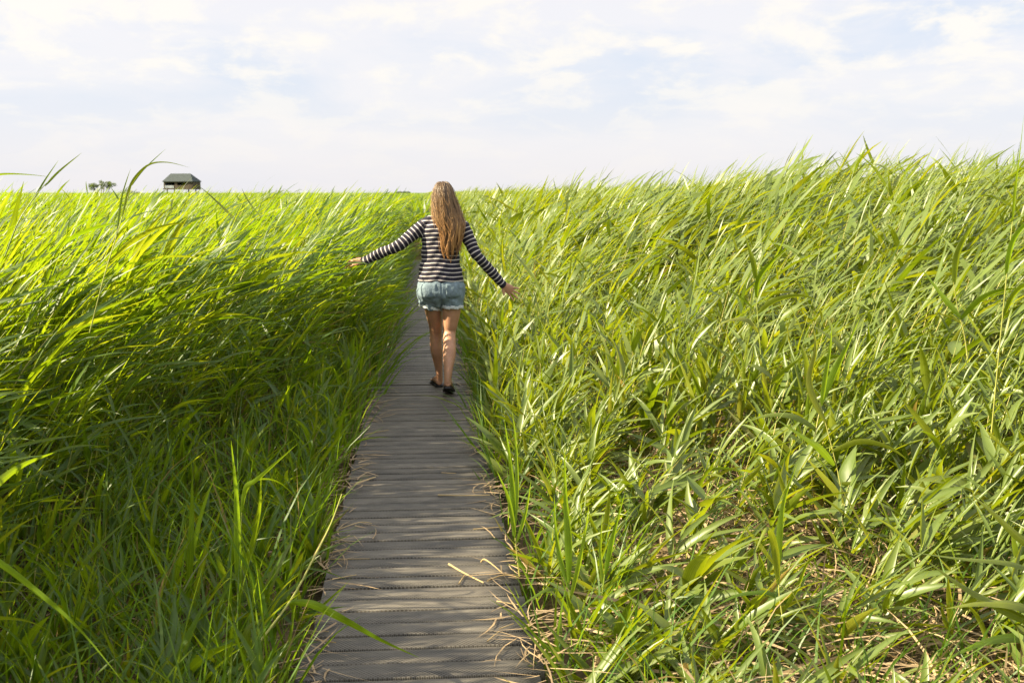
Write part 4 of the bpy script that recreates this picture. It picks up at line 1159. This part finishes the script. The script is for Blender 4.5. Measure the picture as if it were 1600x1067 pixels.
for lab, st, lv in (
    ("bright yellow-green shoot at the boardwalk's right edge, nearest the woman",
     [(812, 900, 4.45), (806, 850, 4.46), (802, 800, 4.47)],
     [([(803, 815, 4.47), (801, 760, 4.46), (796, 710, 4.45), (788, 655, 4.43)], .026, B_, .3), ([(805, 840, 4.46), (795, 780, 4.44), (776, 735, 4.42)], .022, B_, .3), ([(806, 850, 4.46), (822, 800, 4.46), (830, 750, 4.45)], .018, B_, .4), ([(804, 830, 4.46), (808, 760, 4.48), (806, 690, 4.5), (800, 640, 4.5)], .022, B_, .4)]),
    ("tall bright spear-leaved shoot right of the boardwalk, broadest of the lit shoots",
     [(894, 1010, 3.9), (890, 930, 3.92), (888, 870, 3.94)],
     [([(889, 910, 3.92), (888, 840, 3.9), (884, 780, 3.9), (882, 700, 3.88)], .034, B_, .2), ([(890, 940, 3.92), (905, 880, 3.9), (915, 830, 3.9), (920, 790, 3.88)], .022, B_, .4), ([(889, 920, 3.92), (875, 870, 3.94), (868, 820, 3.95), (866, 775, 3.96)], .022, B_, .4), ([(891, 960, 3.91), (865, 920, 3.88), (830, 935, 3.85), (800, 960, 3.8)], .02, G_, .8)]),
    ("lit shoot with slanted twin blades standing in the low right grass",
     [(938, 960, 4.15), (944, 905, 4.16), (949, 865, 4.17)],
     [([(945, 900, 4.16), (954, 855, 4.15), (964, 815, 4.14), (977, 768, 4.12)], .026, B_, .3), ([(943, 915, 4.16), (938, 860, 4.18), (942, 800, 4.2)], .018, B_, .4), ([(941, 930, 4.15), (965, 900, 4.13), (990, 890, 4.12), (1020, 905, 4.1)], .02, G_, .7)]),
    ("reed with a pale pointed upper leaf in the middle of the right bed",
     [(1192, 590, 6.3), (1186, 520, 6.32), (1182, 470, 6.34), (1180, 428, 6.35)],
     [([(1181, 438, 6.35), (1178, 412, 6.33), (1172, 392, 6.32), (1164, 366, 6.3)], .042, P_, .2), ([(1182, 465, 6.34), (1186, 435, 6.3), (1205, 410, 6.28), (1232, 385, 6.25)], .04, G_, .4), ([(1184, 490, 6.33), (1210, 470, 6.3), (1250, 462, 6.28), (1280, 470, 6.25)], .04, P_, .6), ([(1186, 520, 6.32), (1168, 500, 6.3), (1140, 500, 6.28), (1118, 512, 6.25)], .04, P_, .6)]),
    ("reed with a long green blade slanting up to the right over pale leaves",
     [(1270, 700, 5.3), (1277, 660, 5.32), (1284, 625, 5.34)],
     [([(1282, 632, 5.34), (1300, 590, 5.33), (1322, 545, 5.32), (1344, 496, 5.3)], .046, B_, .3), ([(1280, 645, 5.33), (1264, 600, 5.32), (1260, 560, 5.3), (1250, 535, 5.3)], .05, P_, .3), ([(1276, 670, 5.32), (1240, 650, 5.3), (1200, 648, 5.28), (1165, 660, 5.25)], .045, P_, .7)]),
    ("reed with a dark green blade slanting down right, near the tall spear",
     [(1512, 560, 5.8), (1506, 520, 5.82), (1496, 480, 5.84), (1490, 440, 5.85)],
     [([(1502, 497, 5.83), (1480, 470, 5.82), (1460, 445, 5.8), (1434, 412, 5.78)], .042, B_, .3), ([(1491, 445, 5.85), (1496, 400, 5.83), (1512, 365, 5.8), (1535, 330, 5.78)], .05, P_, .4), ([(1500, 500, 5.83), (1530, 470, 5.8), (1560, 455, 5.78), (1600, 450, 5.75)], .045, G_, .5)])):
    solo(lab, st, lv)

# ------------------------------------------------------------------ dry pieces lying on the boards
def deck(px, py, z=.005):
    d = ray(px, py); t = (z - CAM.z) / d.z
    return CAM + d * t
def c5(pts):
    return [(450 + a / 2.667, 667 + b / 2.667) for a, b in pts]
def stalk(pts, rad, label=None, lift=.004, m="straw"):
    P = [tuple(deck(a, b, .004 + rad + (lift if 0 < i < len(pts) - 1 else 0))) for i, (a, b) in enumerate(c5(pts))]
    S = cat_rom(P, 4)
    o = S[0].copy()
    V, Q, r, ac = tubes((S - o)[None], (np.linspace(1, .6, len(S)) * rad)[None], 6, np.array([random.uniform(.35, .8)]))
    ob = link("dry_stalk", np_mesh("dry_stalk", V, Q, {"rnd": r, "across": ac}), M[m])
    ob.location = tuple(o)
    tag(ob, label or "short dry reed scrap lying flat on the grey boards", "dry stalk", "dry stalks lying on the boardwalk")
stalk([(625, 283), (730, 285), (842, 283)], .004, "long straight straw lying crosswise on the boards, right half, behind the bent ones")
stalk([(670, 570), (735, 608), (815, 648)], .005, "bent dry stalk pointing from mid deck to its right edge")
stalk([(805, 562), (818, 550), (852, 572), (892, 606)], .004, "hooked dry stalk beside the bent one near the right edge", .02)
stalk([(165, 527), (255, 503)], .005, "thick pale straw end on the deck's left edge")
stalk([(280, 236), (365, 208)], .006, "thickest dry stalk, at the left edge farther towards the woman")
for pts in ([(160, 550), (340, 548)], [(185, 633), (285, 615)], [(210, 426), (300, 396), (350, 401)], [(75, 880), (200, 897)], [(100, 850), (170, 851)], [(830, 892), (880, 850)], [(772, 425), (900, 416)], [(265, 182), (340, 153)], [(712, 652), (738, 612)], [(830, 640), (900, 616), (960, 625)], [(880, 840), (940, 818)], [(870, 725), (960, 740)], [(640, 190), (700, 193)], [(205, 565), (225, 582)], [(320, 30), (420, 12)]):
    stalk(pts, random.uniform(.0022, .004))


# ------------------------------------------------------------------ render settings
SC.view_settings.view_transform = "Standard"
SC.view_settings.look = "None"
SC.view_settings.exposure = 1.75
SC.view_settings.gamma = 1
SC.cycles.use_denoising = True
SC.cycles.max_bounces = 10
SC.cycles.diffuse_bounces = 7
SC.cycles.transmission_bounces = 4
SC.cycles.transparent_max_bounces = 4
SC.cycles.sample_clamp_indirect = 6
